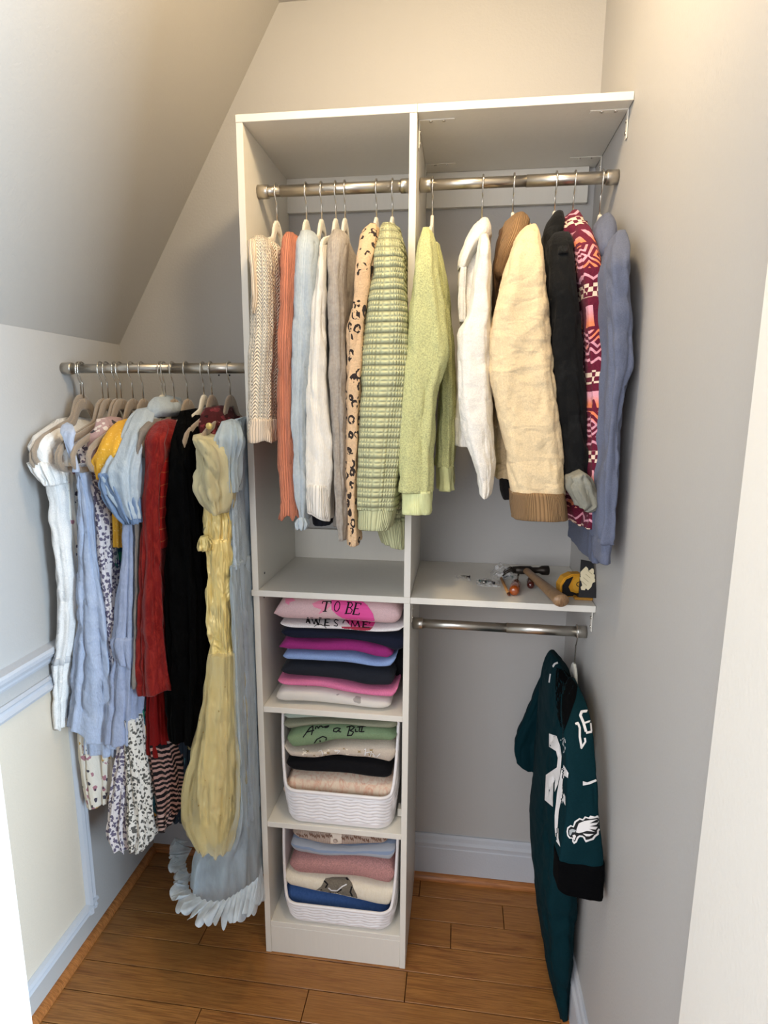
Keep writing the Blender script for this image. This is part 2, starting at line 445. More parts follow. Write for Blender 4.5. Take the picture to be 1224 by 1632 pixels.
    if k.get('wrinkle'): nrm = t.bump(t.noise(t.sc(p, (1, 1, 2.2)), 17, 2, .45, .6), k['wrinkle'], .6, nrm)
    return t.fin(col, rough, nrm, spec, sheen=sheen)
def n_off(t, v, o):
    m = t.n('ShaderNodeVectorMath', operation='ADD'); t.L.new(v, m.inputs[0]); m.inputs[1].default_value = (o, o*1.7, o*.6); return m.outputs[0]
NT.n_off = n_off

def wall_paint(name, hexc):
    t = NT(name); p = t.pos(); c = srgb(hexc)
    return t.fin(t.mix(t.n_map(t.noise(p, 3, 3), .3, .7, 0, .06), c, tuple(x*.8 for x in c[:3])+(1,)), .55, t.bump(t.noise(p, 160, 3), .0006), .35)
M_wall = wall_paint('wall_paint', 'B9B7B4'); M_ceil = wall_paint('ceiling_paint', 'B4B1AC')
M_trim = wall_paint('trim_paint', 'C3C6CC'); M_panel = wall_paint('panel_cream_paint', 'DACFBD')
M_jamb = wall_paint('jamb_paint', 'F1EDE4'); M_white = wall_paint('white_trim_paint', 'F2F4F5')
def melamine():
    t = NT('white_melamine'); p = t.pos(); c = srgb('E6E2D8')
    f = t.noise(t.sc(p, (1, 1, .12)), 90, 4, .6)
    return t.fin(t.mix(t.n_map(f, .3, .7, 0, .10), c, tuple(x*.8 for x in c[:3])+(1,)), .42, t.bump(f, .0004), .4)
M_mel = melamine()
M_chrome = plain('brushed_steel', 'C4BEB4', .32, .5, 1.0); M_wire = plain('hook_chrome', 'D8D4CC', .2, .5, 1.0)
M_holes = plain('dark_hole', '222222', .9)
M_taupe = fabric('taupe_velvet', 'A08F7C', 'cloth', crumple=0, sheen=.5); M_ivory = fabric('ivory_velvet', 'E9E3D3', 'cloth', crumple=0, sheen=.4)
M_plastic = plain('white_plastic', 'F0ECEC', .38, .45)
def wood(name, a, b, scale=1.0, rnd=True):
    t = NT(name); p = t.obj(); oi = t.n('ShaderNodeObjectInfo').outputs['Random']
    cmb = t.n('ShaderNodeCombineXYZ'); t.L.new(t.M('MULTIPLY', oi, 13.0), cmb.inputs[0]); t.L.new(t.M('MULTIPLY', oi, 7.0), cmb.inputs[1])
    va = t.n('ShaderNodeVectorMath', operation='ADD'); t.L.new(p, va.inputs[0]); t.L.new(cmb.outputs[0], va.inputs[1]); q = va.outputs[0]
    g = t.noise(t.sc(q, (1.6*scale, 26*scale, 10)), 2.2, 6, .62, 1.2); g2 = t.noise(t.sc(q, (6*scale, 220*scale, 40)), 1.6, 3, .6)
    col = t.ramp(g, [(.3, srgb(a)), (.52, srgb(b)), (.7, srgb(a))])
    col = t.mix(t.n_map(g2, .42, .7, 0, .7), col, tuple(x*.45 for x in srgb(a)[:3])+(1,))
    if rnd: col = t.mix(t.n_map(oi, 0, 1, 0, .5), col, tuple(x*.62 for x in srgb(b)[:3])+(1,))
    return t.fin(col, .33, t.bump(g2, .0006), .4)
M_floor = wood('oak_floor', '84502A', 'B47C42'); M_shoe = wood('oak_shoe_moulding', '9A5D30', 'B87842', 1, False)
M_handle = wood('hickory_handle', '8A6647', 'A98763', 4, False)

# ------------------------------------------------------------ setting
ZS, ZC, XC = 1.664, 2.5066, 0.002
YF0, YF1 = -1.0, -1.2            # the front wall with the doorway
XJR = at(1180, 816, YF0).x; XJL = at(19, 1400, YF0).x
fl = struct('floor', (-1.6, -3.2, -.06), (2.2, .08, -.012), plain('subfloor', '3A2414', .9))
# oak strips run along the back wall
yy = -1.75; rowi = 0
rng = random.Random(3)
while yy < -.001:
    y2 = min(yy+.083, 0.0); x = -.62 - rng.random()*.5
    while x < .95:
        ln = .45+rng.random()*.75; x2 = min(x+ln, 1.05)
        a = max(x, -.51)
        if x2 > a+.02:
            bm = bmesh.new(); box_bm(bm, (a+.001-(a+x2)/2, yy+.001-(yy+y2)/2, -.012), (x2-.001-(a+x2)/2, y2-.001-(yy+y2)/2, 0), .001)
            o = bmobj('floor_plank', bm, M_floor); o.parent = fl; o.location = ((a+x2)/2, (yy+y2)/2, 0)
        x = x2
    yy = y2
struct('wall_back', (-.60, 0, 0), (.92, .10, 2.56), M_wall)
struct('wall_left', (-.60, YF1, 0), (XL, 0, ZS+.02), M_wall)
struct('wall_right', (XR, YF1, 0), (.92, 0, 2.56), M_wall)
bm = bmesh.new()   # sloped ceiling
dx, dz = XC-XL, ZC-ZS; nn = Vector((-dz, 0, dx)).normalized()*.08
A, B = Vector((XL-dx*.02, 0, ZS-dz*.02)), Vector((XC, 0, ZC))
vs = [bm.verts.new(p+Vector((0, y, 0))) for y in (YF1, 0) for p in (A, B, B+nn, A+nn)]
for f in ((0, 1, 2, 3), (7, 6, 5, 4), (0, 4, 5, 1), (1, 5, 6, 2), (2, 6, 7, 3), (3, 7, 4, 0)): bm.faces.new([vs[i] for i in f])
bmesh.ops.recalc_face_normals(bm, faces=bm.faces); o = bmobj('ceiling', bm, M_ceil); o['kind'] = 'structure'
struct('ceiling', (XC, YF1, ZC), (.92, 0, ZC+.08), M_ceil)
struct('wall_front', (-1.3, YF1, 0), (XJL-.002, YF0, 2.56), M_wall)
struct('wall_front', (XJR+.002, YF1, 0), (1.9, YF0, 2.56), M_wall)
struct('wall_front', (XJL, YF1, 2.32), (XJR, YF0, 2.56), M_wall)
j = struct('trim_1', (XJR, YF1-.018, 0), (XJR+.02, YF0+.004, 2.32), M_jamb); struct('casing', (XJR+.008, YF1-.018, 0), (XJR+.09, YF1, 2.12), M_jamb, .003, j)
j = struct('trim_2', (XJL-.02, YF1-.018, 0), (XJL, YF0+.004, 2.32), M_white); struct('casing', (XJL-.09, YF1-.018, 0), (XJL-.008, YF1, 2.12), M_white, .003, j)
# baseboards: flat board + stepped cap, with an oak shoe moulding in front
def base(name, pts, nrm, h=.153):
    """profile swept between two points; nrm points into the room"""
    a, b = Vector(pts[0]), Vector(pts[1]); nv = Vector(nrm)
    prof = [(0, 0), (.014, 0), (.014, h-.045), (.012, h-.042), (.012, h-.036), (.015, h-.034), (.016, h-.026), (.011, h-.018), (.009, h-.006), (.005, h), (0, h)]
    bm = bmesh.new()
    R = [[bm.verts.new(p+nv*u+Vector((0, 0, v))) for u, v in prof] for p in (a, b)]
    for i in range(len(prof)): k = (i+1) % len(prof); bm.faces.new((R[0][i], R[0][k], R[1][k], R[1][i]))
    bm.faces.new(R[0]); bm.faces.new(R[1][::-1]); bmesh.ops.recalc_face_normals(bm, faces=bm.faces)
    o = bmobj(name, bm, M_trim); o['kind'] = 'structure'
    bm = bmesh.new(); prof = [(.014, 0)]+[(.014+.017*cos(t*PI/16), .019*sin(t*PI/16)) for t in range(9)]
    R = [[bm.verts.new(p+nv*u+Vector((0, 0, v+.0005))) for u, v in prof] for p in (a, b)]
    for i in range(len(prof)): k = (i+1) % len(prof); bm.faces.new((R[0][i], R[0][k], R[1][k], R[1][i]))
    bm.faces.new(R[0]); bm.faces.new(R[1][::-1]); bmesh.ops.recalc_face_normals(bm, faces=bm.faces)
    s = bmobj('shoe_moulding', bm, M_shoe, o)
base('baseboard_back', ((XL, 0, 0), (XR, 0, 0)), (0, -1, 0)); base('baseboard_right', ((XR, 0, 0), (XR, YF0, 0)), (-1, 0, 0))
# left wall: chair rail, framed cream panel, shoe moulding
def sweep_y(bm, prof, x0, z0, ya, yb):
    R = [[bm.verts.new((x0+u, y, z0+v)) for u, v in prof] for y in (ya, yb)]
    for i in range(len(prof)): k = (i+1) % len(prof); bm.faces.new((R[0][i], R[0][k], R[1][k], R[1][i]))
    bm.faces.new(R[0]); bm.faces.new(R[1][::-1]); bmesh.ops.recalc_face_normals(bm, faces=bm.faces)
bm = bmesh.new(); sweep_y(bm, [(0, 0), (.006, 0), (.010, .008), (.010, .014), (.016, .018), (.020, .026), (.026, .030), (.028, .040), (.024, .046), (0, .05)], XL, .862, YF0, 0)
o = bmobj('trim_3', bm, M_trim); o['kind'] = 'structure'
bm = bmesh.new(); sweep_y(bm, [(0, 0)]+[(.018*cos(t*PI/16), .02*sin(t*PI/16)) for t in range(9)], XL, .0005, YF0, -.032)
o = bmobj('trim_4', bm, M_shoe); o['kind'] = 'structure'
yv, zv = -.335, .085
pn = struct('trim_5', (XL, YF0+.02, zv+.03), (XL+.0015, yv-.03, .80), M_panel)
def frame_side(a, b, wdir):
    bm = bmesh.new(); a, b, wd = Vector(a), Vector(b), Vector(wdir)
    prof = [(0, 0), (0, .005), (.006, .012), (.012, .008), (.018, .008), (.026, .016), (.034, .012), (.038, .003), (.038, 0)]
    R = [[bm.verts.new(p+wd*u+Vector((v, 0, 0))) for u, v in prof] for p in (a, b)]
    for i in range(len(prof)): k = (i+1) % len(prof); bm.faces.new((R[0][i], R[0][k], R[1][k], R[1][i]))
    bm.faces.new(R[0]); bm.faces.new(R[1][::-1]); bmesh.ops.recalc_face_normals(bm, faces=bm.faces)
    bmobj('frame_moulding', bm, M_trim, pn)
frame_side((XL, YF0+.02, zv), (XL, yv, zv), (0, 0, 1)); frame_side((XL, yv, zv), (XL, yv, .83), (0, -1, 0)); frame_side((XL, yv, .83), (XL, YF0+.02, .83), (0, 0, -1))
for px, py in ((349, 598), (366, 598)):
    p = at(px, py, 0); bm = bmesh.new(); bmesh.ops.create_cone(bm, cap_ends=True, segments=12, radius1=.0025, radius2=.0025, depth=.001, matrix=Matrix.Translation((p.x, -.0006, p.z)) @ Matrix.Rotation(PI/2, 4, 'X'))
    o = bmobj('screw_hole', bm, M_holes, None); tag(o, 'small dark screw hole in the back wall, %s of the pair under the left rod' % ('left' if px < 355 else 'right'), 'hole')

# ------------------------------------------------------------ organizer tower
T = .0155
tw = thing('closet_tower', 'tall narrow white shelving tower in the middle, sweaters on top, folded clothes below', 'closet organizer', (W/2, -D/2, 0))
def bx(name, a, b, par=tw, bev=.0008): return box(name, a, b, M_mel, par, bev)
for x in (0, W-T): bx('side_panel', (x, -D, H1), (x+T, -.001, HT-T)); bx('side_panel', (x, -D+.003, 0), (x+T, -.001, H1-T))
bx('top_panel', (0, -D-.001, HT-T), (W, -.001, HT)); bx('shelf', (-.003, -D-.001, H1-T), (W, -.001, H1))
for z in (Z2, Z3, Z4): bx('shelf', (T, -D+.005, z-T), (W-T, -.001, z))
bx('kick_board', (T, -D+.005, 0), (W-T, -D+.02, Z4-T))
bx('back_cleat', (T, -.016, 2.0), (W-T, -.001, HT-T)); bx('back_cleat', (T, -.016, H1), (W-T, -.001, 1.135))
for z, y in ((H1-.03, -.30), (H1+.03, -.29)):
    tube('peg_hole', [(T-.0005, y, z), (T+.0006, y, z)], .003, M_holes, tw, 8)
for z in (Z3+.004,):
    bx('corner_block', (W-T-.016, -.27, z), (W-T, -.245, z+.022))
def bracket(x, y, z, sx, par):   # steel L bracket under a shelf
    bm = bmesh.new()
    box_bm(bm, (x, y-.006, z-.0022), (x+sx*.075, y+.006, z-.0002), .0006); box_bm(bm, (x, y-.006, z-.055), (x+sx*.0022, y+.006, z-.0022), .0006)
    b = bmobj('bracket', bm, M_mel, par)
    for c_, dg in [((x+sx*q, y, z-.0025), (1, 1, .5, 1)) for q in (.025, .052)]+[((x+sx*.003, y, z-q), (.5, 1, 1, 1)) for q in (.022, .044)]:
        bm = bmesh.new(); bmesh.ops.create_uvsphere(bm, u_segments=10, v_segments=6, radius=.004, matrix=Matrix.Translation(c_) @ Matrix.Diagonal(dg))
        bmobj('screw', bm, M_wire, b, True)
us = thing('wall_shelf', 'upper white shelf between the tower and the right wall, coats hanging below it', 'shelf', ((W+XR)/2, -D/2, HT-T))
bx('board', (W+.0005, -D-.001, HT-T), (XR-.001, -.001, HT), us); bx('back_cleat', (W+.0005, -.016, 2.0), (XR-.018, -.001, HT-T-.0005), us)
for y in (-.30, -.07):
    bracket(W+.001, y, HT-T, 1, us); bracket(XR-.001, y, HT-T, -1, us)
ls = thing('wall_shelf', 'lower white shelf right of the tower with the hammer and tape measure on it', 'shelf', ((W+XR)/2, -D/2, H1-T))
bx('board', (W+.0005, -D-.001, H1-T), (XR-.001, -.001, H1), ls)
for y in (-.31, -.09): bracket(W+.001, y, H1-T, 1, ls); bracket(XR-.001, y, H1-T, -1, ls)

# ------------------------------------------------------------ rods
def rod(label, x0, x1, y, z, split, r=.0125):
    t = thing('closet_rod', label, 'rod', ((x0+x1)/2, y, z))
    tube('thin_tube', [(x0+.002, y, z), (split, y, z)], r*.92, M_chrome, t, 24); tube('thick_tube', [(split, y, z), (x1-.002, y, z)], r, M_chrome, t, 24)
    for a, b in ((x0+.0008, x0+.026), (x1-.0008, x1-.026)): tube('end_cap', [(a, y, z), (a+(b-a)*.9, y, z), (b, y, z)], [r*1.2, r*1.2, r*1.14], M_chrome, t, 24)
    return t
ZU, ZL, ZW = 1.976, 0.955, 1.581; YL = -.26
rod('brushed steel rod inside the top of the tower holding sweaters', T, W-T, YR, ZU, .07)
rod('brushed steel rod under the upper right shelf holding coats', W+.001, XR, YR, ZU, .62)
rod('brushed steel rod under the lower right shelf holding one jersey', W+.001, XR, YR-.01, ZL, .62)
rod('brushed steel rod across the left alcove holding dresses', XL, 0, YL, ZW, -.21)

# ------------------------------------------------------------ hangers
HH = [(0, 0), (.012, -.001), (.024, -.008), (.035, -.024), (.045, -.042), (.06, -.052), (.10, -.064), (.16, -.084), (.185, -.096), (.198, -.112), (.199, -.128), (.190, -.141), (.172, -.147), (.10, -.147), (0, -.147)]
HWID = [.022, .020, .016, .013, .012, .012, .011, .011, .010, .010, .010, .010, .010, .008, .008]
hang_cache = {}
def hanger(px, pyneck, yr, zr, mat, label, group, rot=0, s=1.0, r=.0125):
    x = at(px, 590 if zr < 1.7 else (300 if zr > 1.7 else 1015), yr-.022).x
    if zr < 1.2: x = at(px, 1015, yr-.022).x
    zn = at(px, pyneck, yr).z
    drop = zr-zn
    root = thing('clothes_hanger', label, 'hanger', (x, yr, zr+r), group)
    key = (mat.name, round(drop, 2), s)
    if key not in hang_cache:
        wp = []; R = r+.0035; dn = -(round(drop, 2)+r)
        for a in range(-20, 200, 20): th = math.radians(a); wp.append((0, -cos(th)*-R*1.0, -r+R*sin(th)))
        wp = [(0, -p[1], p[2]) for p in wp]          # near side last -> reorder so the stem starts at the near side
        wp = wp[::-1]
        wp = wp[::1]
        near = [(0, -R*.95, -r-R*.6), (0, -R*.3, -r-R*1.7), (0, 0, -r-R*2.3), (0, 0, dn+.004)]
        pts = [p for p in wp]
        if pts[0][1] < pts[-1][1]: pts = pts[::-1]
        pts = pts+near
        bm = bmesh.new(); tube_bm(bm, pts, .0018, 8); bmesh.ops.recalc_face_normals(bm, faces=bm.faces)
        me1 = bpy.data.meshes.new('hook'); bm.to_mesh(me1); bm.free(); me1.materials.append(M_wire)
        P = [(a*s, b*s, w) for (a, b), w in zip(HH, HWID)]
        full = P + [(-a, b, w) for a, b, w in P[-2:0:-1]]
        bm = bmesh.new(); N = len(full); rings = []
        for i in range(N):
            a, b = full[i-1], full[(i+1) % N]; t = Vector((0, b[0]-a[0], b[1]-a[1])).normalized(); nv = Vector((0, -t.z, t.y)); w = full[i][2]*.66
            c = Vector((0, full[i][0], full[i][1]+dn-.008)); th = .0034
            rings.append([bm.verts.new(c+nv*u*w+Vector((v*th, 0, 0))) for u, v in ((1, .6), (.7, 1), (-.7, 1), (-1, .6), (-1, -.6), (-.7, -1), (.7, -1), (1, -.6))])
        for i in range(N):
            A_, B_ = rings[i], rings[(i+1) % N]
            for k in range(8): bm.faces.new((A_[k], A_[(k+1) % 8], B_[(k+1) % 8], B_[k]))
        box_bm(bm, (-.0035, -.006, dn-.008), (.0035, .006, dn+.006), .001)
        bmesh.ops.recalc_face_normals(bm, faces=bm.faces)
        me2 = bpy.data.meshes.new('frame'); bm.to_mesh(me2); bm.free(); me2.materials.append(mat)
        for m in (me1, me2):
            for p in m.polygons: p.use_smooth = True
        hang_cache[key] = (me1, me2)
    for nm, me in zip(('hook', 'frame'), hang_cache[key]):
        o = bpy.data.objects.new(nm, me); C.objects.link(o); o.parent = root
    root.rotation_euler = (0, 0, rot); return root

TG, IG = 'taupe hangers on the left rod', 'ivory hangers in the tower and on the right rod'
LH = [(117, 634, .05, 'holding a white dress, leftmost on the left rod'), (121, 636, -.02, 'holding a cream floral dress, second from the wall on the left rod'),
      (152, 636, .03, 'holding a chambray pinafore by its strap, third from the left wall'), (161, 636, -.02, 'holding a purple speckled dress, fourth from the left wall'),
      (175, 638, .03, 'holding a pale pink strappy top, fifth from the left wall'), (182, 639, -.03, 'holding a teal floral dress, sixth from the left wall'), (201, 638, .0, 'holding a mustard yellow dress, seventh from the left wall'),
      (218, 638, .02, 'between the mustard dress and the chambray shirt'), (249, 632, 0, ''), (254, 638, .03, 'holding a long grey dress, just right of the chambray collar'),
      (268, 637, 0, 'holding the crushed red velvet dress'), (290, 637, -.03, 'holding the black velvet dress'), (317, 632, 0, ''), (330, 634, 0, 'holding the yellow princess gown'), (360, 636, -.05, 'rightmost on the left rod, holding the pale blue gown')]
for px, py, r_, lb in LH:
    if lb: hanger(px, py, YL, ZW, M_taupe, 'taupe velvet hanger '+lb, TG, r_, 1.0 if px < 215 else .8)
    else: hanger(px, py, YL, ZW, M_ivory, 'ivory hanger on the left rod holding the '+('chambray shirt' if px < 260 else 'dark red patterned top'), 'ivory hangers on the left rod', 0, .55)
for px, py, lb in ((436, 361, 'cream cable knit vest'), (484, 358, 'rust red ribbed top'), (509, 355, 'light blue sweater'), (532, 357, 'ivory cardigan'), (547, 352, 'grey sweater'), (598, 352, 'leopard spotted sweater'), (624, 352, 'olive green chunky sweater'),
                   (689, 352, 'lime fleece sweatshirt'), (770, 350, 'white denim jacket'), (820, 344, 'cream jacket with brown collar'), (888, 340, 'black denim jacket'), (918, 338, 'maroon fleece'), (962, 345, 'slate blue jacket')):
    hanger(px, py, YR, ZU, M_ivory, 'ivory hanger with chrome hook holding the '+lb, IG, 0, .76 if px < 660 else .38)
hanger(922, 1062, YR-.01, ZL, M_ivory, 'beige hanger alone on the lower right rod holding the green jersey', None, .0, .78)

# ------------------------------------------------------------ sweaters in the tower
def garment(name, label, cat, px, py, y, group=None):
    p = at(px, py, y); return thing(name, label, cat, (p.x, YR, p.z), group)
UG = 'sweaters hanging in the tower'
g = garment('knit_vest', 'cream cable knit sleeveless vest, leftmost in the tower', 'vest', 410, 540, -.43, UG)
m = fabric('cream_cable_knit', 'F7ECD8', 'cable')
cloth('body', [(374, 396, 424, -.37), (388, 386, 436, -.42), (430, 385, 440), (500, 386, 441), (560, 384, 440), (640, 382, 437), (702, 381, 437)], m, g, yn=-.43, folds=(.005, 9), seed=1, slant=.0)
cloth('armhole_trim', [(380, 392, 406, -.41), (390, 391, 405, -.43), (430, 396, 408), (470, 399, 410), (498, 399, 406)], fabric('cream_rib', 'F0DEC6', 'rib'), g, yn=-.437, yf=.05, folds=(.001, 5), seed=2)
cloth('hem_rib', [(668, 381, 438), (704, 381, 438)], fabric('cream_rib_hem', 'EFDDC6', 'rib', q=.009), g, yn=-.434, folds=(.005, 9), seed=1, wave=.003)

g = garment('ribbed_top', 'rust red ribbed long sleeve top beside the cream vest', 'top', 455, 540, -.43, UG)
m = fabric('rust_rib', 'D08468', 'rib', q=.005)
cloth('sleeve', [(369, 452, 468, -.37), (384, 444, 472, -.42), (450, 441, 470), (600, 438, 465), (700, 439, 467), (790, 443, 471), (816, 444, 472), (826, 441, 474)], m, g, yf=.09, folds=(.0035, 4), seed=3, wave=.006)
cloth('body', [(374, 454, 470, -.33), (400, 448, 472, -.36), (600, 446, 466, -.35), (760, 448, 468, -.35)], m, g, yn=-.36, folds=(.003, 8), seed=4)

g = garment('knit_sweater', 'light blue soft knit sweater, long sleeve tied at the cuff', 'sweater', 480, 540, -.43, UG)
m = fabric('light_blue_knit', 'B4C0C8', 'plainknit', 'C8D1D7')
cloth('sleeve', [(366, 476, 496, -.36), (382, 468, 503, -.42), (440, 464, 500), (520, 461, 497), (650, 460, 486), (780, 465, 487), (815, 473, 485), (830, 474, 486)], m, g, yf=.08, folds=(.003, 3), seed=5)
cloth('cuff', [(826, 474, 485), (836, 469, 489), (843, 472, 487)], m, g, yf=.03, folds=(.003, 7), seed=6, wave=.003)
cloth('body', [(372, 478, 500, -.32), (395, 472, 504, -.36), (600, 466, 490), (790, 468, 488)], m, g, yn=-.35, folds=(.003, 8), seed=7)

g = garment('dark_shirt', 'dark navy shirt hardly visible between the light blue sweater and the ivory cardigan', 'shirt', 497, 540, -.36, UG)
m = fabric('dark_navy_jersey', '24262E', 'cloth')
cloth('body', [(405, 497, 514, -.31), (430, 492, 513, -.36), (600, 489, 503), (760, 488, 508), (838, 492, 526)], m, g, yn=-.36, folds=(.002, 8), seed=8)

g = garment('cardigan', 'ivory fine knit cardigan in front of the grey sweater', 'cardigan', 505, 600, -.43, UG)
m = fabric('ivory_knit', 'EEE8DC', 'plainknit', 'F6F2EA')
cloth('sleeve', [(383, 509, 517, -.38), (400, 504, 519, -.42), (450, 497, 518), (520, 491, 517), (600, 487, 517), (660, 485, 522), (700, 484, 528), (740, 484, 528), (790, 484, 524), (825, 485, 523)], m, g, yf=.08, folds=(.0035, 3), seed=9, slant=-.01)
cloth('cuff', [(774, 484, 525), (822, 485, 522)], fabric('ivory_rib', 'F0EADF', 'rib'), g, yn=-.442, yf=.083, folds=(.0035, 3), seed=9, slant=-.01)
cloth('body', [(390, 508, 520, -.33), (420, 504, 520, -.36), (600, 500, 516), (780, 496, 520)], m, g, yn=-.36, folds=(.003, 8), seed=10)

g = garment('crewneck_sweater', 'heather grey sweater left of the leopard sweater', 'sweater', 535, 600, -.43, UG)
m = fabric('heather_grey', 'A39A90', 'plainknit', 'BDB5AB')
cloth('sleeve', [(365, 525, 545, -.36), (380, 517, 550, -.41), (440, 518, 545), (500, 519, 546), (600, 521, 548), (700, 528, 549), (800, 533, 550), (850, 537, 549), (862, 538, 549)], m, g, yf=.07, folds=(.0035, 3), seed=11)
cloth('body', [(372, 526, 546, -.30), (400, 528, 560, -.33), (450, 532, 570, -.35), (560, 532, 556), (700, 530, 554), (840, 528, 548)], m, g, yn=-.36, folds=(.003, 9), seed=12)

g = garment('leopard_sweater', 'fuzzy tan sweater with black leopard spots', 'sweater', 563, 600, -.43, UG)
m = fabric('leopard_knit', 'E5C39C', 'leopard', '38302E')
cloth('sleeve', [(355, 585, 600, -.35), (370, 570, 603, -.40), (420, 563, 594), (470, 558, 588), (530, 550, 580), (600, 549, 574), (700, 550, 569), (800, 550, 566), (860, 551, 570), (871, 553, 568)], m, g, yf=.08, folds=(.003, 3), seed=13)
cloth('body', [(360, 586, 602, -.32), (390, 576, 604, -.35), (560, 562, 580), (700, 558, 574), (810, 556, 572)], m, g, yn=-.36, folds=(.003, 9), seed=14)

g = garment('chunky_sweater', 'olive green chunky knit sweater, rightmost in the tower', 'sweater', 608, 600, -.44, UG)
m = fabric('olive_chunky_knit', 'CBCDA2', 'chunky'); mr = fabric('olive_rib', 'C8CA9F', 'rib', q=.0065)
cloth('sleeve', [(353, 606, 628, -.35), (368, 598, 636, -.39), (400, 593, 640, -.44), (450, 588, 644), (520, 578, 650), (600, 572, 650), (680, 568, 642), (740, 566, 636), (800, 565, 629), (814, 565, 628)], m, g, yn=-.45, yf=.10, folds=(.004, 3), seed=15)
cloth('cuff', [(812, 565, 627), (846, 567, 619)], mr, g, yn=-.448, yf=.095, folds=(.002, 3), seed=15)
cloth('body', [(358, 610, 634, -.31), (380, 606, 640, -.33), (420, 604, 646, -.345), (520, 612, 652), (700, 606, 650), (800, 595, 650), (835, 590, 652)], m, g, yn=-.35, folds=(.005, 7), seed=16)
cloth('hem_rib', [(832, 590, 652), (873, 606, 650)], mr, g, yn=-.352, folds=(.005, 7), seed=16, slant=-.008)

# ------------------------------------------------------------ coats on the right rod
RG = 'coats hanging on the right rod'
g = garment('fleece_sweatshirt', 'lime green fuzzy sweatshirt just right of the tower divider', 'sweatshirt', 670, 600, -.44, RG)
m = fabric('lime_fleece', 'E6E8A8', 'fuzzy'); mc = fabric('lime_cuff', 'E0E4A8', 'plainknit', 'E9ECB8')
cloth('sleeve', [(362, 672, 688, -.37), (378, 665, 692, -.42), (440, 655, 699), (500, 648, 708), (560, 645, 713), (595, 642, 704), (630, 640, 693), (700, 635, 688), (786, 633, 687)], m, g, yn=-.45, yf=.10, folds=(.004, 3), seed=17)
cloth('cuff', [(784, 636, 686), (821, 638, 685)], mc, g, yn=-.446, yf=.09, folds=(.0015, 3), seed=18)
cloth('body', [(385, 688, 700, -.33), (440, 694, 712, -.35), (520, 700, 720), (600, 700, 724), (700, 696, 724), (745, 694, 723)], m, g, yn=-.35, folds=(.004, 8), seed=19, xlim=(W+.012, XR))
cloth('hem_band', [(744, 695, 723), (783, 696, 723)], mc, g, yn=-.35, folds=(.003, 8), seed=19, xlim=(W+.012, XR))

g = garment('denim_jacket', 'white denim jacket with turned collar', 'jacket', 760, 600, -.44, RG)
m = fabric('white_denim', 'EFEAE0', 'cloth', crumple=.008, wrinkle=.006)
cloth('sleeve', [(372, 764, 781, -.40), (400, 760, 783), (450, 752, 783), (500, 743, 784), (530, 728, 784), (600, 728, 784), (650, 731, 785), (700, 741, 786), (740, 754, 788), (765, 761, 786), (790, 765, 781), (795, 768, 778)], m, g, yn=-.45, yf=.09, folds=(.003, 3), crease=.003, seed=20)
cloth('body', [(352, 758, 782, -.30), (380, 740, 783, -.33), (430, 730, 780, -.36), (480, 731, 776, -.36), (560, 736, 776), (680, 724, 770), (712, 723, 768)], m, g, yn=-.36, folds=(.004, 7), crease=.005, seed=21, hemfold=.6)
cloth('collar', [(346, 765, 780, -.33), (354, 756, 784, -.35), (368, 745, 784, -.37), (384, 738, 768, -.38), (410, 730, 752, -.38), (425, 730, 744, -.375)], m, g, yn=-.37, yf=.07, folds=(.001, 3), seed=22, expo=2.4)
cloth('front_placket', [(425, 732, 744, -.375), (470, 730, 742), (512, 731, 742)], m, g, yn=-.37, yf=.03, folds=(.001, 3), seed=23)

g = garment('lined_jacket', 'cream cotton jacket with brown corduroy collar and cuffs', 'jacket', 845, 600, -.46, RG)
m = fabric('cream_canvas', 'EAD3AA', 'cloth', crumple=.008, wrinkle=.011); mb = fabric('brown_corduroy', '9A7A56', 'rib', q=.004, crumple=0)
cloth('sleeve', [(356, 838, 858, -.40), (372, 824, 866, -.44), (420, 808, 873), (480, 792, 879), (530, 782, 883), (590, 781, 887), (640, 788, 892), (700, 803, 898), (750, 812, 902), (790, 817, 905)], m, g, yn=-.47, yf=.11, folds=(.003, 3), crease=.0042, zs=1.8, seed=24)
cloth('cuff', [(788, 816, 905), (800, 817, 908), (831, 817, 911)], mb, g, yn=-.474, yf=.115, folds=(.001, 3), seed=25)
cloth('body', [(352, 822, 850, -.30), (380, 800, 855, -.33), (440, 790, 852, -.35), (560, 788, 852), (700, 790, 838), (742, 789, 832)], m, g, yn=-.35, folds=(.004, 6), crease=.005, seed=26, hemfold=.6)
cloth('waistband', [(741, 787, 834), (764, 788, 834)], m, g, yn=-.355, folds=(.002, 6), seed=27)
cloth('collar', [(337, 820, 840, -.33), (346, 806, 848, -.35), (370, 799, 842, -.38), (400, 793, 822, -.39), (430, 790, 806, -.39), (438, 796, 803, -.39)], mb, g, yn=-.38, yf=.09, folds=(.001, 3), seed=28, expo=2.6)
cloth('lining_edge', [(360, 797, 812, -.33), (420, 786, 800, -.34), (500, 786, 800), (560, 787, 797)], fabric('dark_brown_lining', '5E4630', 'cloth'), g, yn=-.352, yf=.05, folds=(.001, 3), seed=29)
cloth('belt_end', [(764, 796, 812), (782, 798, 816), (796, 803, 813)], fabric('black_strap', '1E1D1E', 'cloth'), g, yn=-.36, yf=.03, folds=(.002, 3), seed=30)

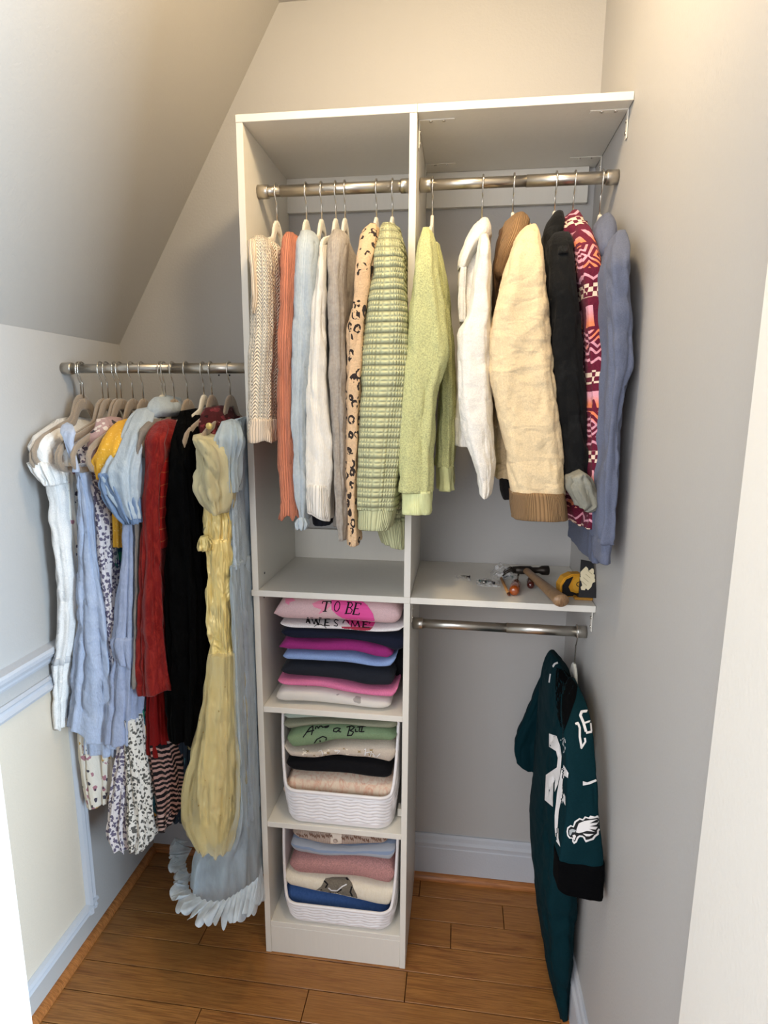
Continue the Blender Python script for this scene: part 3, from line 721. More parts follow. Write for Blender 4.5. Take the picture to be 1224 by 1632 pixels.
g = garment('denim_jacket', 'black denim jacket with rolled faded cuff', 'jacket', 905, 600, -.45, RG)
m = fabric('black_denim', '121314', 'denim', '2C2D2E', wrinkle=.006)
cloth('sleeve', [(368, 884, 908, -.38), (384, 876, 916, -.42), (450, 877, 924), (520, 880, 931), (600, 885, 936), (700, 893, 940), (775, 904, 940)], m, g, yn=-.45, yf=.10, folds=(.003, 3), crease=.005, seed=31)
cloth('collar', [(335, 884, 900, -.32), (346, 876, 906, -.34), (370, 868, 902, -.36), (395, 868, 886, -.365), (410, 870, 882, -.365)], m, g, yn=-.365, yf=.10, folds=(.001, 3), seed=32, expo=2.5)
cloth('body', [(355, 880, 905, -.30), (380, 868, 912, -.33), (450, 868, 910, -.35), (600, 872, 915), (740, 880, 918)], m, g, yn=-.35, folds=(.004, 6), seed=33, hemfold=.6)
mg = fabric('faded_grey_denim', '8B8A7E', 'denim', 'B5B3A5')
cloth('rolled_cuff', [(757, 922, 940), (764, 910, 950), (778, 907, 957), (794, 912, 964), (806, 920, 966), (814, 924, 946)], mg, g, yn=-.50, yf=.10, folds=(.004, 5), crease=.006, seed=34, expo=2.4, slant=-.006)
cloth('pocket_flap', [(392, 889, 908, -.43), (402, 890, 908, -.44)], m, g, yn=-.455, yf=.03, folds=(0, 3), seed=35)

g = garment('fleece_jacket', 'maroon fleece with pink and orange geometric pattern', 'fleece', 950, 600, -.45, RG)
m = fabric('patterned_fleece', '6A1F35', 'fleece')
cloth('sleeve', [(352, 918, 940, -.37), (380, 918, 954, -.42), (420, 924, 964), (470, 932, 970), (560, 938, 973), (700, 941, 973), (780, 940, 972), (830, 936, 970), (843, 932, 962)], m, g, yn=-.46, yf=.08, folds=(.003, 3), seed=36)
cloth('collar', [(333, 908, 928, -.33), (343, 900, 938, -.35), (360, 901, 944, -.37), (374, 910, 950, -.38)], m, g, yn=-.37, yf=.12, folds=(.002, 3), seed=37, expo=2.4)
cloth('body', [(350, 908, 940, -.31), (400, 908, 955, -.35), (600, 915, 955), (760, 905, 952), (812, 899, 950), (838, 915, 950)], m, g, yn=-.40, folds=(.004, 6), seed=38, hemfold=.6)

g = garment('zip_jacket', 'slate blue jacket hanging against the right wall', 'jacket', 985, 600, -.50, RG)
m = fabric('slate_blue_twill', '666D82', 'cloth', crumple=.006, wrinkle=.002)
cloth('sleeve', [(366, 984, 1000, -.46), (384, 976, 1007, -.49), (420, 971, 1010), (480, 971, 1013), (560, 973, 1014), (585, 973, 1013), (610, 972, 1005), (650, 970, 997), (740, 966, 991), (820, 962, 986), (868, 958, 981)], m, g, yn=-.54, yf=.10, folds=(.006, 3), crease=.004, seed=39)
cloth('cuff', [(866, 958, 981), (900, 957, 978)], m, g, yn=-.54, yf=.09, folds=(.001, 3), seed=40)
cloth('collar', [(338, 962, 978, -.33), (348, 956, 986, -.37), (366, 952, 990, -.41), (390, 955, 985, -.44), (410, 962, 978, -.44)], m, g, yn=-.41, yf=.09, folds=(.002, 3), seed=41, expo=2.5)
cloth('body', [(352, 956, 985, -.33), (400, 960, 990, -.40), (560, 955, 985, -.40), (760, 944, 975, -.40), (898, 941, 965, -.40)], m, g, yn=-.40, folds=(.004, 6), seed=42, hemfold=.6)

# ------------------------------------------------------------ jersey on the lower rod
def fitcloth(name, rows, mat, parent, yc, ry, **k):
    """rows (py, px left, px right): silhouette of an oval section of half depth ry round yc, from the camera"""
    R = []
    for row in rows:
        py, pl_, pr_ = row[:3]; r_y = row[3] if len(row) > 3 else ry
        a, b = at(pl_, py, yc), at(pr_, py, yc); cx, rx, z = (a.x+b.x)/2, abs(b.x-a.x)/2, (a.z+b.z)/2
        for _ in range(8):
            P = []
            for i in range(24):
                th = 2*PI*i/24; c, s = cos(th), sin(th)
                q = Vector((cx+math.copysign(abs(c)**.75, c)*rx, yc+math.copysign(abs(s)**.75, s)*r_y, z))-CAM
                P.append(612+F*q.dot(rt)/q.dot(fw))
            e0, e1 = pl_-min(P), pr_-max(P); dd = (yc-CAM.y)/F
            cx += (e0+e1)/2*dd*.8; rx = max(.006, rx+(e1-e0)/2*dd*.8)
        R.append((z, cx-rx, cx+rx, yc-r_y, yc+r_y))
    return R
_cloth_at = at
def cloth_world(name, R, mat, parent, **k):
    """cloth() from rows already in the world: z, x0, x1, y0, y1"""
    global at
    rows = []
    saved = at
    it = {}
    for i, r in enumerate(R): it[i] = r
    def fake(px, py, y): return Vector((px, y, py))
    at = fake
    try:
        k.pop('yf', None)
        yc = (R[0][3]+R[0][4])/2
        o = cloth(name, [(r[0], r[1], r[2], r[3]) for r in R], mat, parent, yc=yc, **k)
    finally: at = saved
    return o
g = garment('football_jersey', 'dark green football jersey with white number 26 hanging alone at lower right', 'jersey', 900, 1250, -.3)
m = fabric('midnight_green_mesh', '0A2A31', 'cloth', crumple=.003, rough=.7, sheen=0, spec=.05); mk = fabric('black_trim', '07080A', 'cloth', crumple=0, sheen=0, spec=.05)
R = fitcloth('body', [(1062, 878, 905, .10), (1085, 868, 925, .15), (1110, 864, 930, .17), (1180, 857, 934, .18), (1260, 851, 936, .18), (1350, 845, 938, .18), (1420, 852, 938, .18), (1480, 858, 934, .17), (1530, 868, 930, .16), (1575, 880, 926, .13), (1604, 896, 917, .10)], m, g, -.27, .18)
jb = cloth_world('body', R, m, g, folds=(.004, 5), crease=.004, seed=50, xlim=(.4, XR-.004), hemfold=.8)
js = cloth('near_sleeve', [(1098, 912, 924, -.42), (1125, 903, 937, -.47), (1170, 900, 946, -.52), (1230, 902, 952, -.56), (1290, 902, 957, -.585), (1340, 894, 962, -.60), (1382, 889, 967, -.61)], m, g, yn=-.60, yf=.06, folds=(.001, 3), seed=51, expo=5, crease=.002)
cloth('sleeve_band', [(1381, 888, 968), (1408, 888, 969), (1432, 888, 969)], mk, g, yn=-.612, yf=.062, folds=(.001, 3), seed=51, slant=-.006, expo=5, crease=.001)
cloth('far_sleeve', [(1072, 872, 884, -.12), (1110, 854, 878, -.10), (1160, 832, 866, -.09), (1195, 820, 860, -.09), (1222, 824, 858, -.09), (1231, 838, 854, -.09)], m, g, yn=-.09, yf=.05, folds=(.002, 3), seed=52)
cloth('collar', [(1060, 878, 887, -.16), (1075, 876, 886, -.18), (1100, 880, 888, -.22), (1135, 888, 895, -.28), (1165, 895, 902, -.33)], mk, g, yn=-.2, yf=.03, folds=(0, 3), seed=53)
TJ = bvh_of([jb, js]); M_ink = plain('white_print', 'E4E2E2', .6); M_inkd = plain('dark_print', '0B1013', .6); M_silver = plain('silver_print', 'A9B0B4', .5)
patch('neck_opening', [[(886, 1064), (900, 1068), (921, 1092), (918, 1112), (905, 1150), (897, 1170), (888, 1140), (885, 1100)]], TJ, mk, g, .001)
patch('chest_number', [[(875, 1169), (887, 1173), (893, 1190), (895, 1206), (893, 1232), (889, 1250), (884, 1262), (884, 1250), (887, 1230), (889, 1208), (886, 1197), (875, 1190)],
                       [(870, 1235), (889, 1222), (890, 1232), (882, 1248), (881, 1272), (881, 1286), (868, 1275)],
                       [(897, 1217), (906, 1232), (905, 1240), (899, 1236), (898, 1262), (901, 1270), (901, 1284), (897, 1276), (893, 1290), (890, 1318), (890, 1335), (893, 1350), (886, 1340), (884, 1318), (884, 1300), (888, 1262), (892, 1240)]], TJ, M_ink, g, .0042)
strokes('small_lettering', [([(893, 1180), (899, 1176), (897, 1186), (901, 1192), (898, 1200)], 1.6), ([(900, 1178), (901, 1184)], 1.4)], 1.5, TJ, M_silver, g, .0018)
strokes('shoulder_number', [([(917, 1154), (921, 1152), (924, 1160), (924, 1174), (927, 1192)], 3.6), ([(926, 1193), (933, 1182), (932, 1176)], 3.0),
                            ([(940, 1138), (936, 1133), (927, 1134), (925, 1140), (930, 1152), (934, 1166)], 4.2), ([(934, 1168), (943, 1166)], 3.6), ([(932, 1152), (941, 1149), (943, 1155)], 3.0), ([(941, 1149), (943, 1166)], 2.5)], 4, TJ, M_ink, g, .0016)
patch('swoosh', [[(929, 1245), (936, 1247), (952, 1241), (953, 1244), (940, 1250), (929, 1252)]], TJ, M_ink, g, .0016)
# eagle head emblem on the sleeve
def E_(pts): return [(780+x/4.636, 1280+y/4.636) for x, y in pts]
outl = [(575, 180), (600, 162), (618, 170), (628, 135), (665, 110), (690, 118), (705, 98), (735, 106), (745, 92), (780, 100), (792, 92), (828, 88), (826, 118), (834, 140), (822, 160), (826, 190), (808, 205), (808, 232), (785, 248), (770, 270), (740, 280), (712, 290), (700, 270), (690, 252), (668, 250), (656, 262), (645, 290), (625, 302), (612, 285), (612, 262), (590, 262), (574, 240), (570, 210)]
patch('emblem', [E_(outl)], TJ, M_ink, g, .0014)
inn = [(584, 188), (603, 172), (622, 180), (640, 142), (668, 122), (692, 130), (712, 110), (740, 118), (780, 112), (814, 104), (812, 130), (818, 145), (808, 160), (812, 186), (796, 200), (795, 224), (775, 238), (760, 258), (735, 268), (712, 272), (706, 252), (688, 240), (664, 238), (646, 250), (636, 278), (624, 286), (620, 256), (596, 252), (584, 236), (580, 208)]
patch('emblem_black', [E_(inn)], TJ, M_inkd, g, .0018)
patch('emblem_feathers', [E_(q) for q in ([(645, 190), (660, 150), (700, 132), (800, 118), (740, 150), (805, 142), (790, 160), (740, 172), (800, 175), (785, 196), (735, 190), (780, 212), (720, 205), (690, 215), (660, 222), (640, 215)], [(690, 225), (730, 228), (770, 228), (740, 245), (715, 245)])], TJ, M_ink, g, .0022)
patch('emblem_beak', [E_(q) for q in ([(590, 200), (612, 190), (640, 200), (634, 215), (612, 215), (600, 240), (590, 230)],)], TJ, M_silver, g, .0022)
patch('emblem_tongue', [E_([(614, 238), (630, 232), (640, 244), (628, 276), (620, 262)])], TJ, M_ink, g, .0022)
strokes('collar_marks', [([(880, 1064), (884, 1058), (889, 1056)], 3), ([(877, 1074), (875, 1088)], 2.2)], 2, bvh_of([jb]), M_ink, g, .002)

# ------------------------------------------------------------ dresses on the left rod
LG = 'dresses and tops hanging on the left rod'
def lg(name, label, cat, px, py): 
    o = garment(name, label, cat, px, py, -.44, LG); o.location.y = YL; return o
ky = dict(yc=YL, zs=.3)
g = lg('dress', 'white cotton dress with flutter sleeve, nearest the left wall', 'dress', 90, 900)
m = fabric('white_cotton', 'F4F2EE', 'cloth', crumple=.008, wrinkle=.008)
cloth('body', [(668, 80, 96, -.32), (680, 58, 94, -.37), (694, 34, 88, -.42), (712, 22, 76, -.45), (730, 38, 80, -.45), (760, 64, 92, -.43), (800, 70, 100, -.43), (830, 64, 104), (850, 72, 106), (930, 82, 113), (1010, 83, 112), (1060, 78, 104), (1062, 74, 104), (1120, 72, 99), (1163, 70, 96)], m, g, yn=-.43, folds=(.007, 17), crease=.005, seed=60, wave=.003, **ky)
cloth('flutter_sleeve', [(738, 36, 70), (752, 46, 76), (765, 60, 80), (774, 70, 80)], m, g, yn=-.455, yf=.06, folds=(.007, 11), seed=61)
cloth('lace_band', [(1050, 77, 106), (1060, 76, 105)], plain('lace_grey', 'C9CACB', .9), g, yn=-.4315, folds=(.007, 17), seed=60, **ky)  # lace band in one plain light grey

g = lg('dress', 'cream dress with scattered flowers at the hem', 'dress', 130, 1000)
m = fabric('cream_flower_print', 'E9E2D4', 'floral', spots=[(30, .24, 'C9A15E', 1), (34, .22, 'B07C86', 4), (46, .22, '4A4652', 7)], crumple=.006)
cloth('body', [(715, 92, 108, -.34), (740, 92, 118, -.38), (820, 98, 118), (960, 104, 130), (1100, 112, 150), (1170, 116, 178), (1210, 118, 184), (1250, 123, 184), (1286, 132, 180)], m, g, yn=-.40, yf=.12, folds=(.007, 15), seed=62, slant=.022, **ky)
TT = bvh_of([g.children[0]])
patch('appliques', [[(100, 852), (108, 850), (108, 862), (101, 862)]], TT, plain('pink_print', 'D9869C', .8), g); patch('applique_patch', [[(103, 865), (109, 865), (108, 876), (103, 874)]], TT, plain('mustard_print', 'E2A83E', .8), g)

g = lg('pinafore_dress', 'pale blue chambray pinafore dress with full skirt', 'dress', 140, 1000)
m = fabric('pale_chambray', 'B9C5DC', 'denim', 'CFD8E8', crumple=.008, wrinkle=.008)
cloth('body', [(742, 113, 131), (780, 114, 142), (815, 116, 148), (870, 118, 152), (918, 120, 160), (926, 117, 164), (1000, 116, 176), (1080, 108, 188), (1150, 100, 192), (1180, 98, 188)], m, g, yn=-.43, yf=.16, folds=(.009, 15), crease=.007, seed=63, slant=-.036, wave=.004, **ky)
cloth('underskirt', [(1120, 128, 184), (1160, 128, 186), (1206, 130, 186)], m, g, yn=-.41, yf=.10, folds=(.006, 13), seed=64, **ky)
cloth('strap', [(677, 97, 112, -.42), (690, 93, 116, -.45), (706, 98, 112), (740, 113, 122), (752, 114, 124)], m, g, yn=-.455, yf=.012, folds=(0, 3), seed=65)

g = lg('dress', 'long skirted dress in purple speckled print', 'dress', 185, 1200)
m = fabric('purple_speckle_print', 'E3DBDA', 'leopardprint', '6C6479')
cloth('body', [(700, 110, 130, -.36), (740, 124, 142, -.40), (815, 148, 166), (900, 155, 173), (980, 164, 180), (1100, 170, 205), (1195, 182, 212), (1250, 173, 204), (1330, 166, 200), (1358, 178, 202)], m, g, yn=-.42, yf=.12, folds=(.007, 13), seed=66, wave=.003, **ky)
m2 = fabric('grey_speckle_print', 'EAE4DA', 'leopardprint', '5F5D58', thr=.43)
cloth('skirt_panel', [(1150, 192, 216), (1195, 193, 220), (1260, 196, 231), (1330, 198, 236), (1350, 200, 232), (1360, 204, 222)], m2, g, yn=-.43, yf=.12, folds=(.007, 13), seed=67, wave=.003, **ky)

g = lg('strappy_top', 'pale pink strappy top low on its hanger', 'top', 158, 720)
m = fabric('pink_slub', 'B89A98', 'floral', spots=[(40, .3, '4A4348', 2), (50, .28, 'E5D8CF', 5)])
cloth('body', [(668, 148, 168, -.36), (682, 144, 172, -.38), (700, 130, 160, -.40), (740, 138, 158), (775, 148, 162)], m, g, yn=-.40, yf=.10, folds=(.002, 5), seed=68, **ky)

g = lg('floral_dress', 'dark teal and green floral dress behind the speckled one', 'dress', 190, 900)
m = fabric('teal_floral_print', '1F5560', 'floral', spots=[(20, .33, '2E7F62', 1), (24, .28, 'D9A24A', 4), (30, .22, '27345C', 7), (34, .18, 'C58A80', 9)])
cloth('body', [(720, 150, 172, -.34), (800, 165, 186, -.38), (900, 172, 188), (1000, 180, 200), (1150, 205, 236), (1210, 215, 242), (1300, 226, 250)], m, g, yn=-.39, yf=.14, folds=(.006, 13), seed=69, **ky)

g = lg('mustard_dress', 'mustard yellow textured short sleeve dress', 'dress', 175, 720)
m = fabric('mustard_dobby', 'E3AC3C', 'floral', spots=[(140, .25, 'EFC66E', 1)])
cloth('sleeve', [(671, 186, 199, -.36), (682, 172, 199, -.39), (700, 158, 194, -.43), (720, 148, 190), (735, 138, 186), (750, 144, 176), (764, 150, 162)], m, g, yn=-.45, yf=.07, folds=(.002, 5), seed=70)
cloth('body', [(690, 178, 200, -.34), (740, 168, 192, -.38), (820, 178, 194), (872, 180, 196)], m, g, yn=-.405, yf=.10, folds=(.006, 13), seed=71, **ky)

g = lg('shirt_dress', 'washed chambray shirt dress with short sleeve and tiered skirt', 'dress', 200, 800)
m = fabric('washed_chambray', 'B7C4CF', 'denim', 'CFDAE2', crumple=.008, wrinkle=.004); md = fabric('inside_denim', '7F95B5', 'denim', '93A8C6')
cloth('sleeve', [(652, 212, 240, -.34), (668, 196, 236, -.38), (690, 184, 228, -.42), (720, 170, 218, -.45), (755, 154, 212, -.47), (785, 166, 211), (810, 184, 211), (828, 200, 212)], m, g, yn=-.47, yf=.08, folds=(.006, 6), crease=.006, seed=72)
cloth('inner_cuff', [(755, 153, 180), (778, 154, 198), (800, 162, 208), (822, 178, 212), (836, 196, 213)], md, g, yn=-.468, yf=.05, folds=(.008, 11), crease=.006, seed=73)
cloth('collar', [(633, 238, 258, -.29), (642, 228, 263, -.32), (655, 224, 262, -.34), (664, 222, 256, -.34)], m, g, yn=-.33, yf=.12, folds=(.001, 3), seed=74, expo=2.4)
ml = fabric('lilac_chambray', 'A8B2CC', 'denim', 'BFC9DE', crumple=.008, wrinkle=.005)
cloth('body', [(650, 228, 258, -.31), (700, 205, 232, -.38), (800, 190, 214), (870, 188, 214), (950, 182, 214), (1040, 174, 213), (1120, 166, 211), (1188, 161, 210)], ml, g, yn=-.435, yf=.14, folds=(.007, 13), crease=.006, seed=75, **ky)
cloth('skirt_tier', [(1018, 172, 213), (1030, 166, 213), (1060, 178, 213)], ml, g, yn=-.442, yf=.15, folds=(.007, 15), seed=76, slant=-.02, **ky)
cloth('skirt_lining', [(1100, 205, 222), (1180, 206, 224)], fabric('grey_blue_lining', '7E8CA6', 'cloth'), g, yn=-.39, yf=.08, folds=(.002, 5), seed=77, **ky)

g = lg('grey_dress', 'long narrow taupe grey dress seen edge on beside the red velvet', 'dress', 216, 900)
m = fabric('taupe_jersey', '8E857D', 'cloth')
cloth('body', [(668, 232, 246, -.36), (684, 218, 232, -.42), (720, 213, 222), (900, 211, 219), (1080, 209, 216), (1098, 210, 215)], m, g, yn=-.44, folds=(.001, 5), seed=78, **ky)

g = lg('velvet_dress', 'crushed red velvet long sleeve dress', 'dress', 240, 900)
m = fabric('crushed_red_velvet', '780E0C', 'velvet', 'B03526', sheen=.15, rough=.6)
cloth('sleeve', [(672, 244, 260, -.38), (684, 232, 262, -.41), (704, 224, 258), (800, 220, 248), (900, 218, 250), (1000, 215, 253), (1080, 213, 262), (1108, 214, 270)], m, g, zs=.4, yn=-.445, yf=.09, folds=(.007, 6), crease=.006, seed=79, slant=.012)
cloth('body', [(680, 248, 264, -.33), (760, 240, 256, -.38), (900, 232, 252), (1000, 230, 256), (1090, 228, 262)], m, g, yn=-.39, folds=(.006, 13), seed=80, **ky)

g = lg('striped_dress', 'red top over black and pink wavy striped skirt', 'dress', 255, 1150)
mr1 = fabric('red_fine_stripe', '8E1511', 'stripes', 'A8502E', q=.026, duty=.93, crumple=.003); mr2 = fabric('deep_red_jersey', '7E100E', 'cloth'); ms = fabric('black_pink_stripe', '1C1618', 'stripes', 'C9A79C', q=.0145, duty=.56, h3='B98F84')
cloth('bodice', [(690, 254, 268, -.37), (740, 250, 266), (800, 249, 262), (875, 248, 258)], mr1, g, yn=-.425, yf=.08, folds=(.001, 5), seed=81)
cloth('body', [(860, 244, 258), (1000, 236, 258), (1100, 228, 262), (1170, 226, 266), (1206, 228, 268)], mr2, g, yn=-.40, yf=.16, folds=(.006, 11), seed=82, **ky)
cloth('skirt', [(1190, 227, 272), (1230, 232, 280), (1270, 242, 285), (1300, 248, 280), (1322, 252, 268)], ms, g, yn=-.405, yf=.17, folds=(.009, 13), seed=83, slant=.02, wave=.006, **ky)

g = lg('velvet_dress', 'long black velvet dress', 'dress', 285, 900)
m = fabric('black_velvet', '020202', 'velvet', '0A0B0D', sheen=.0, spec=.05, rough=.75, amt=.5)
cloth('body', [(655, 284, 298, -.34), (668, 276, 302, -.37), (690, 268, 303, -.41), (740, 261, 306), (800, 257, 312), (880, 254, 319), (1000, 254, 322), (1100, 259, 321), (1188, 263, 315)], m, g, yn=-.44, yf=.14, folds=(.008, 11), crease=.006, seed=84, **ky)

g = lg('floral_skirt_dress', 'dark navy floral dress showing under the black velvet hem', 'dress', 285, 1230)
m = fabric('navy_floral_print', '2C3846', 'floral', spots=[(24, .3, '3F6670', 1), (28, .22, '7C4A52', 4), (40, .15, 'A9A07A', 7)])
cloth('body', [(720, 276, 296, -.35), (1000, 268, 300), (1190, 270, 303), (1250, 272, 302), (1312, 272, 292)], m, g, yn=-.37, yf=.14, folds=(.007, 13), seed=85, **ky)

g = lg('patterned_top', 'dark burgundy patterned top right of the black velvet dress', 'top', 322, 720)
m = fabric('burgundy_pattern', '4A1C20', 'floral', spots=[(34, .3, '7A3038', 1), (30, .2, '241416', 4), (46, .13, 'A07070', 7)])
cloth('body', [(650, 322, 344, -.32), (668, 312, 352, -.35), (700, 306, 350), (800, 300, 326), (930, 304, 326)], m, g, yn=-.37, yf=.15, folds=(.006, 11), seed=86, **ky)

g = lg('princess_gown', 'yellow satin princess gown with puff sleeve and glitter tulle skirt', 'dress', 345, 1050)
mt = fabric('khaki_tulle', 'C9C199', 'tulle', 'E6DFBE', alpha=.82); my = fabric('yellow_satin', 'F3DA84', 'satin', 'FFF2BE')
mk2 = fabric('yellow_glitter_tulle', 'F6E6A8', 'tulle', 'FFF4C8', alpha=.34, glit='8D7440')
cloth('puff_sleeve', [(694, 304, 324, -.42), (702, 300, 334), (722, 299, 348), (750, 304, 354), (762, 300, 354), (785, 302, 357), (805, 314, 356), (820, 332, 350)], mt, g, yn=-.475, yf=.11, folds=(.007, 5), crease=.010, seed=87, expo=2.3)
cloth('bodice', [(716, 338, 350, -.40), (800, 322, 362), (850, 322, 361), (876, 320, 361)], my, g, yn=-.44, yf=.10, folds=(.007, 11), crease=.007, seed=88)
cloth('peplum', [(862, 315, 360), (876, 316, 361), (890, 320, 363), (950, 322, 363), (1000, 323, 366), (1046, 328, 371)], my, g, zs=.4, yn=-.45, yf=.11, folds=(.0045, 5), crease=.009, seed=89)
cloth('ruffle', [(858, 314, 336), (868, 313, 342), (878, 316, 338)], my, g, yn=-.455, yf=.05, folds=(.007, 13), seed=90)
cloth('satin_skirt', [(1040, 328, 370), (1120, 322, 368), (1220, 314, 366), (1300, 312, 362), (1346, 318, 352)], fabric('pale_yellow_satin', 'F7E49C', 'satin', 'FFF3C4'), g, zs=.2, yn=-.43, yf=.10, folds=(.008, 11), seed=91)
cloth('tulle_skirt', [(1046, 325, 371), (1120, 316, 374), (1200, 301, 377), (1280, 284, 377), (1320, 284, 374), (1350, 300, 366), (1366, 312, 358)], mk2, g, zs=.2, yn=-.46, yf=.10, folds=(.009, 13), crease=.006, seed=92, slant=0, wave=.004)
tube('round_button', [at(334, 679, -.40)+Vector((0, -.004, 0)), at(334, 679, -.40)], .0075, my, g, 14)

g = lg('tulle_gown', 'pale blue tulle gown with ruffled hem beside the tower', 'dress', 385, 1050)
mb1 = fabric('blue_satin', 'B4C6D6', 'cloth', crumple=.01, rough=.45, spec=.4); mb2 = fabric('blue_tulle', 'BCCEDB', 'tulle', 'D0DDE6', alpha=.6); mb3 = fabric('blue_tulle_ruffle', 'CDD9E2', 'tulle', 'E0E8EE', alpha=.68)
cloth('bodice', [(668, 372, 388, -.37), (680, 366, 397, -.40), (720, 362, 400), (770, 360, 402), (860, 361, 402), (908, 362, 404)], mb1, g, yn=-.42, yf=.13, folds=(.007, 11), crease=.006, seed=93, xlim=(XL, -.004))
cloth('tulle_cape', [(672, 348, 376, -.40), (700, 336, 380), (740, 342, 374), (785, 352, 372)], mb2, g, yn=-.445, yf=.05, folds=(.008, 11), crease=.008, seed=94)
cloth('underskirt', [(900, 364, 404), (1050, 371, 412), (1200, 376, 416), (1320, 372, 419)], mb1, g, zs=.2, yn=-.41, yf=.12, folds=(.008, 11), crease=.006, seed=95, xlim=(XL, -.004))
cloth('tulle_skirt', [(905, 362, 404), (1050, 371, 412), (1200, 378, 416), (1300, 376, 418), (1345, 352, 419), (1372, 306, 419), (1410, 296, 419), (1445, 292, 414)], mb2, g, zs=.2, yn=-.44, yf=.20, folds=(.008, 9), crease=.007, seed=96, xlim=(XL, -.004))
ribbon('hem_ruffle', [(306, 1352, -.30), (296, 1372, -.32), (300, 1395, -.36), (302, 1418, -.42), (330, 1436, -.47), (360, 1434, -.48), (385, 1418, -.48), (412, 1398, -.46), (417, 1378, -.42)],
       [(276, 1350, -.30), (272, 1378, -.33), (284, 1400, -.37), (274, 1425, -.45), (304, 1460, -.50), (345, 1470, -.52), (382, 1462, -.52), (404, 1448, -.50), (420, 1425, -.45)], mb3, g, 27, .011, n=340)
ribbon('hem_ruffle', [(300, 1340, -.26), (288, 1352, -.25), (292, 1385, -.28), (310, 1395, -.30)], [(276, 1342, -.26), (272, 1362, -.25), (280, 1394, -.28), (306, 1404, -.31)], mb3, g, 8, .008)

# ------------------------------------------------------------ folded stacks
SG, B1G, B2G = 'folded tops on the tower shelf', 'folded tops in the upper basket', 'folded sweaters in the lower basket'
def folded(name, label, cols, mat, grp, zmin=None, yf=-.30, layers=1, dep=.24):
    xs = [at(c[0], c[1], yf) for c in cols]
    t = thing(name, label, 'folded clothes', (sum(p.x for p in xs)/len(xs), yf+.12, min(p.z for p in xs)-.02), grp)
    b = fold('cloth', cols, mat, t, yf, dep, seed=len(C.objects) % 17, zmin=zmin, layers=layers); t['b'] = 1
    del t['b']; return t, b
fc = lambda n, h, k='cloth', **q: fabric(n, h, k, crumple=q.pop('crumple', .003), **q)
Y1 = -.315
a1, b1 = folded('folded_shirt', 'blush shirt printed TO BE AWESOME on top of the shelf stack', [(435, 974, 984), (443, 960, 990), (465, 954, 993), (540, 955, 995), (600, 958, 1000), (637, 966, 1000)], fc('blush_jersey', 'D9B9BB'), SG, yf=Y1-.008, dep=.25)
folded('folded_shirt', 'white shirt with black and red print, second in the shelf stack', [(445, 993, 997), (470, 994, 1004), (540, 996, 1006), (600, 1000, 1010), (636, 998, 1008), (646, 994, 1000)], fc('white_jersey', 'EEEAEA'), SG, yf=Y1)
wb = C.objects[-1] if False else [o for o in C.objects if o.name.startswith('cloth')][-1]
folded('folded_shirt', 'navy shirt just under the white one in the shelf stack', [(447, 1003, 1015), (470, 1000, 1022), (540, 1006, 1022), (600, 1010, 1032), (630, 1012, 1044), (645, 1010, 1044)], fc('navy_jersey', '1A1E30'), SG, yf=Y1+.004, layers=2)
folded('folded_shirt', 'magenta shirt in the shelf stack', [(443, 1031, 1035), (455, 1019, 1040), (500, 1023, 1041), (560, 1022, 1043), (600, 1030, 1052), (618, 1032, 1054), (625, 1040, 1049)], fc('magenta_jersey', '9A3078'), SG, yf=Y1)
folded('folded_shirt', 'sky blue shirt in the shelf stack', [(449, 1046, 1049), (455, 1040, 1055), (500, 1041, 1057), (560, 1044, 1061), (600, 1053, 1066), (622, 1050, 1066), (630, 1046, 1056)], fc('sky_jersey', '8FA9DA'), SG, yf=Y1)
folded('folded_sweatshirt', 'thick dark charcoal sweatshirt in the shelf stack', [(447, 1062, 1078), (470, 1056, 1082), (540, 1060, 1089), (590, 1066, 1098), (622, 1070, 1099), (627, 1076, 1092)], fc('charcoal_fleece', '23262E'), SG, yf=Y1)
folded('folded_shirt', 'bubblegum pink shirt, second from the bottom of the shelf stack', [(442, 1080, 1091), (460, 1083, 1095), (510, 1084, 1101), (550, 1091, 1107), (600, 1099, 1112), (625, 1100, 1115), (633, 1090, 1108)], fc('bubblegum_jersey', 'E07CA6'), SG, yf=Y1-.003)
folded('folded_shirt', 'off white printed shirt at the bottom of the shelf stack', [(440, 1100, 1122), (455, 1095, 1124), (520, 1101, 1129), (560, 1107, 1131), (600, 1113, 1134), (622, 1115, 1134)], fabric('white_grey_print', 'DCD6CE', 'floral', spots=[(26, .26, 'A9A29C', 3)], crumple=.004), SG, zmin=Z2, yf=Y1)
folded('folded_sweater', 'black sweater sleeve bulging at the right of the shelf stack', [(624, 1040, 1078), (630, 1032, 1086), (640, 1034, 1088), (646, 1042, 1080)], fc('black_knit', '101014'), SG, yf=-.25, dep=.15)

TB = bvh_of([b1, wb])
mp1, mp2 = plain('hot_pink_print', 'E0529A', .8), plain('rose_print', 'E38AA6', .8)
def c5(pts): return [(400+x/4.371, 930+y/4.371) for x, y in pts]
patch('pink_heart', [c5([(560, 105), (760, 110), (810, 150), (850, 210), (865, 270), (850, 300), (700, 300), (650, 250), (600, 220), (560, 180)])], TB, mp1, a1)
patch('pink_flowers', [c5(q) for q in ([(240, 105), (290, 100), (310, 118), (270, 130), (265, 150), (240, 135)], [(425, 140), (470, 120), (500, 115), (530, 130), (560, 150), (520, 190), (470, 215), (490, 180), (440, 165)])], TB, mp2, a1, .0011)
ink = plain('black_print', '141216', .8)
def ser(x, y, w=14): return [(x-w, y), (x+w, y)]
Lt = []
Lt += [[(500, 125), (560, 125)], [(530, 125), (515, 192)], ser(513, 194), [(500, 125), (496, 140)], [(560, 125), (556, 140)]]
Lt += [[(600-18*cos(a)-6*sin(a)*0+6*sin(a), 160-34*sin(a)) for a in [i*PI/8 for i in range(17)]]]
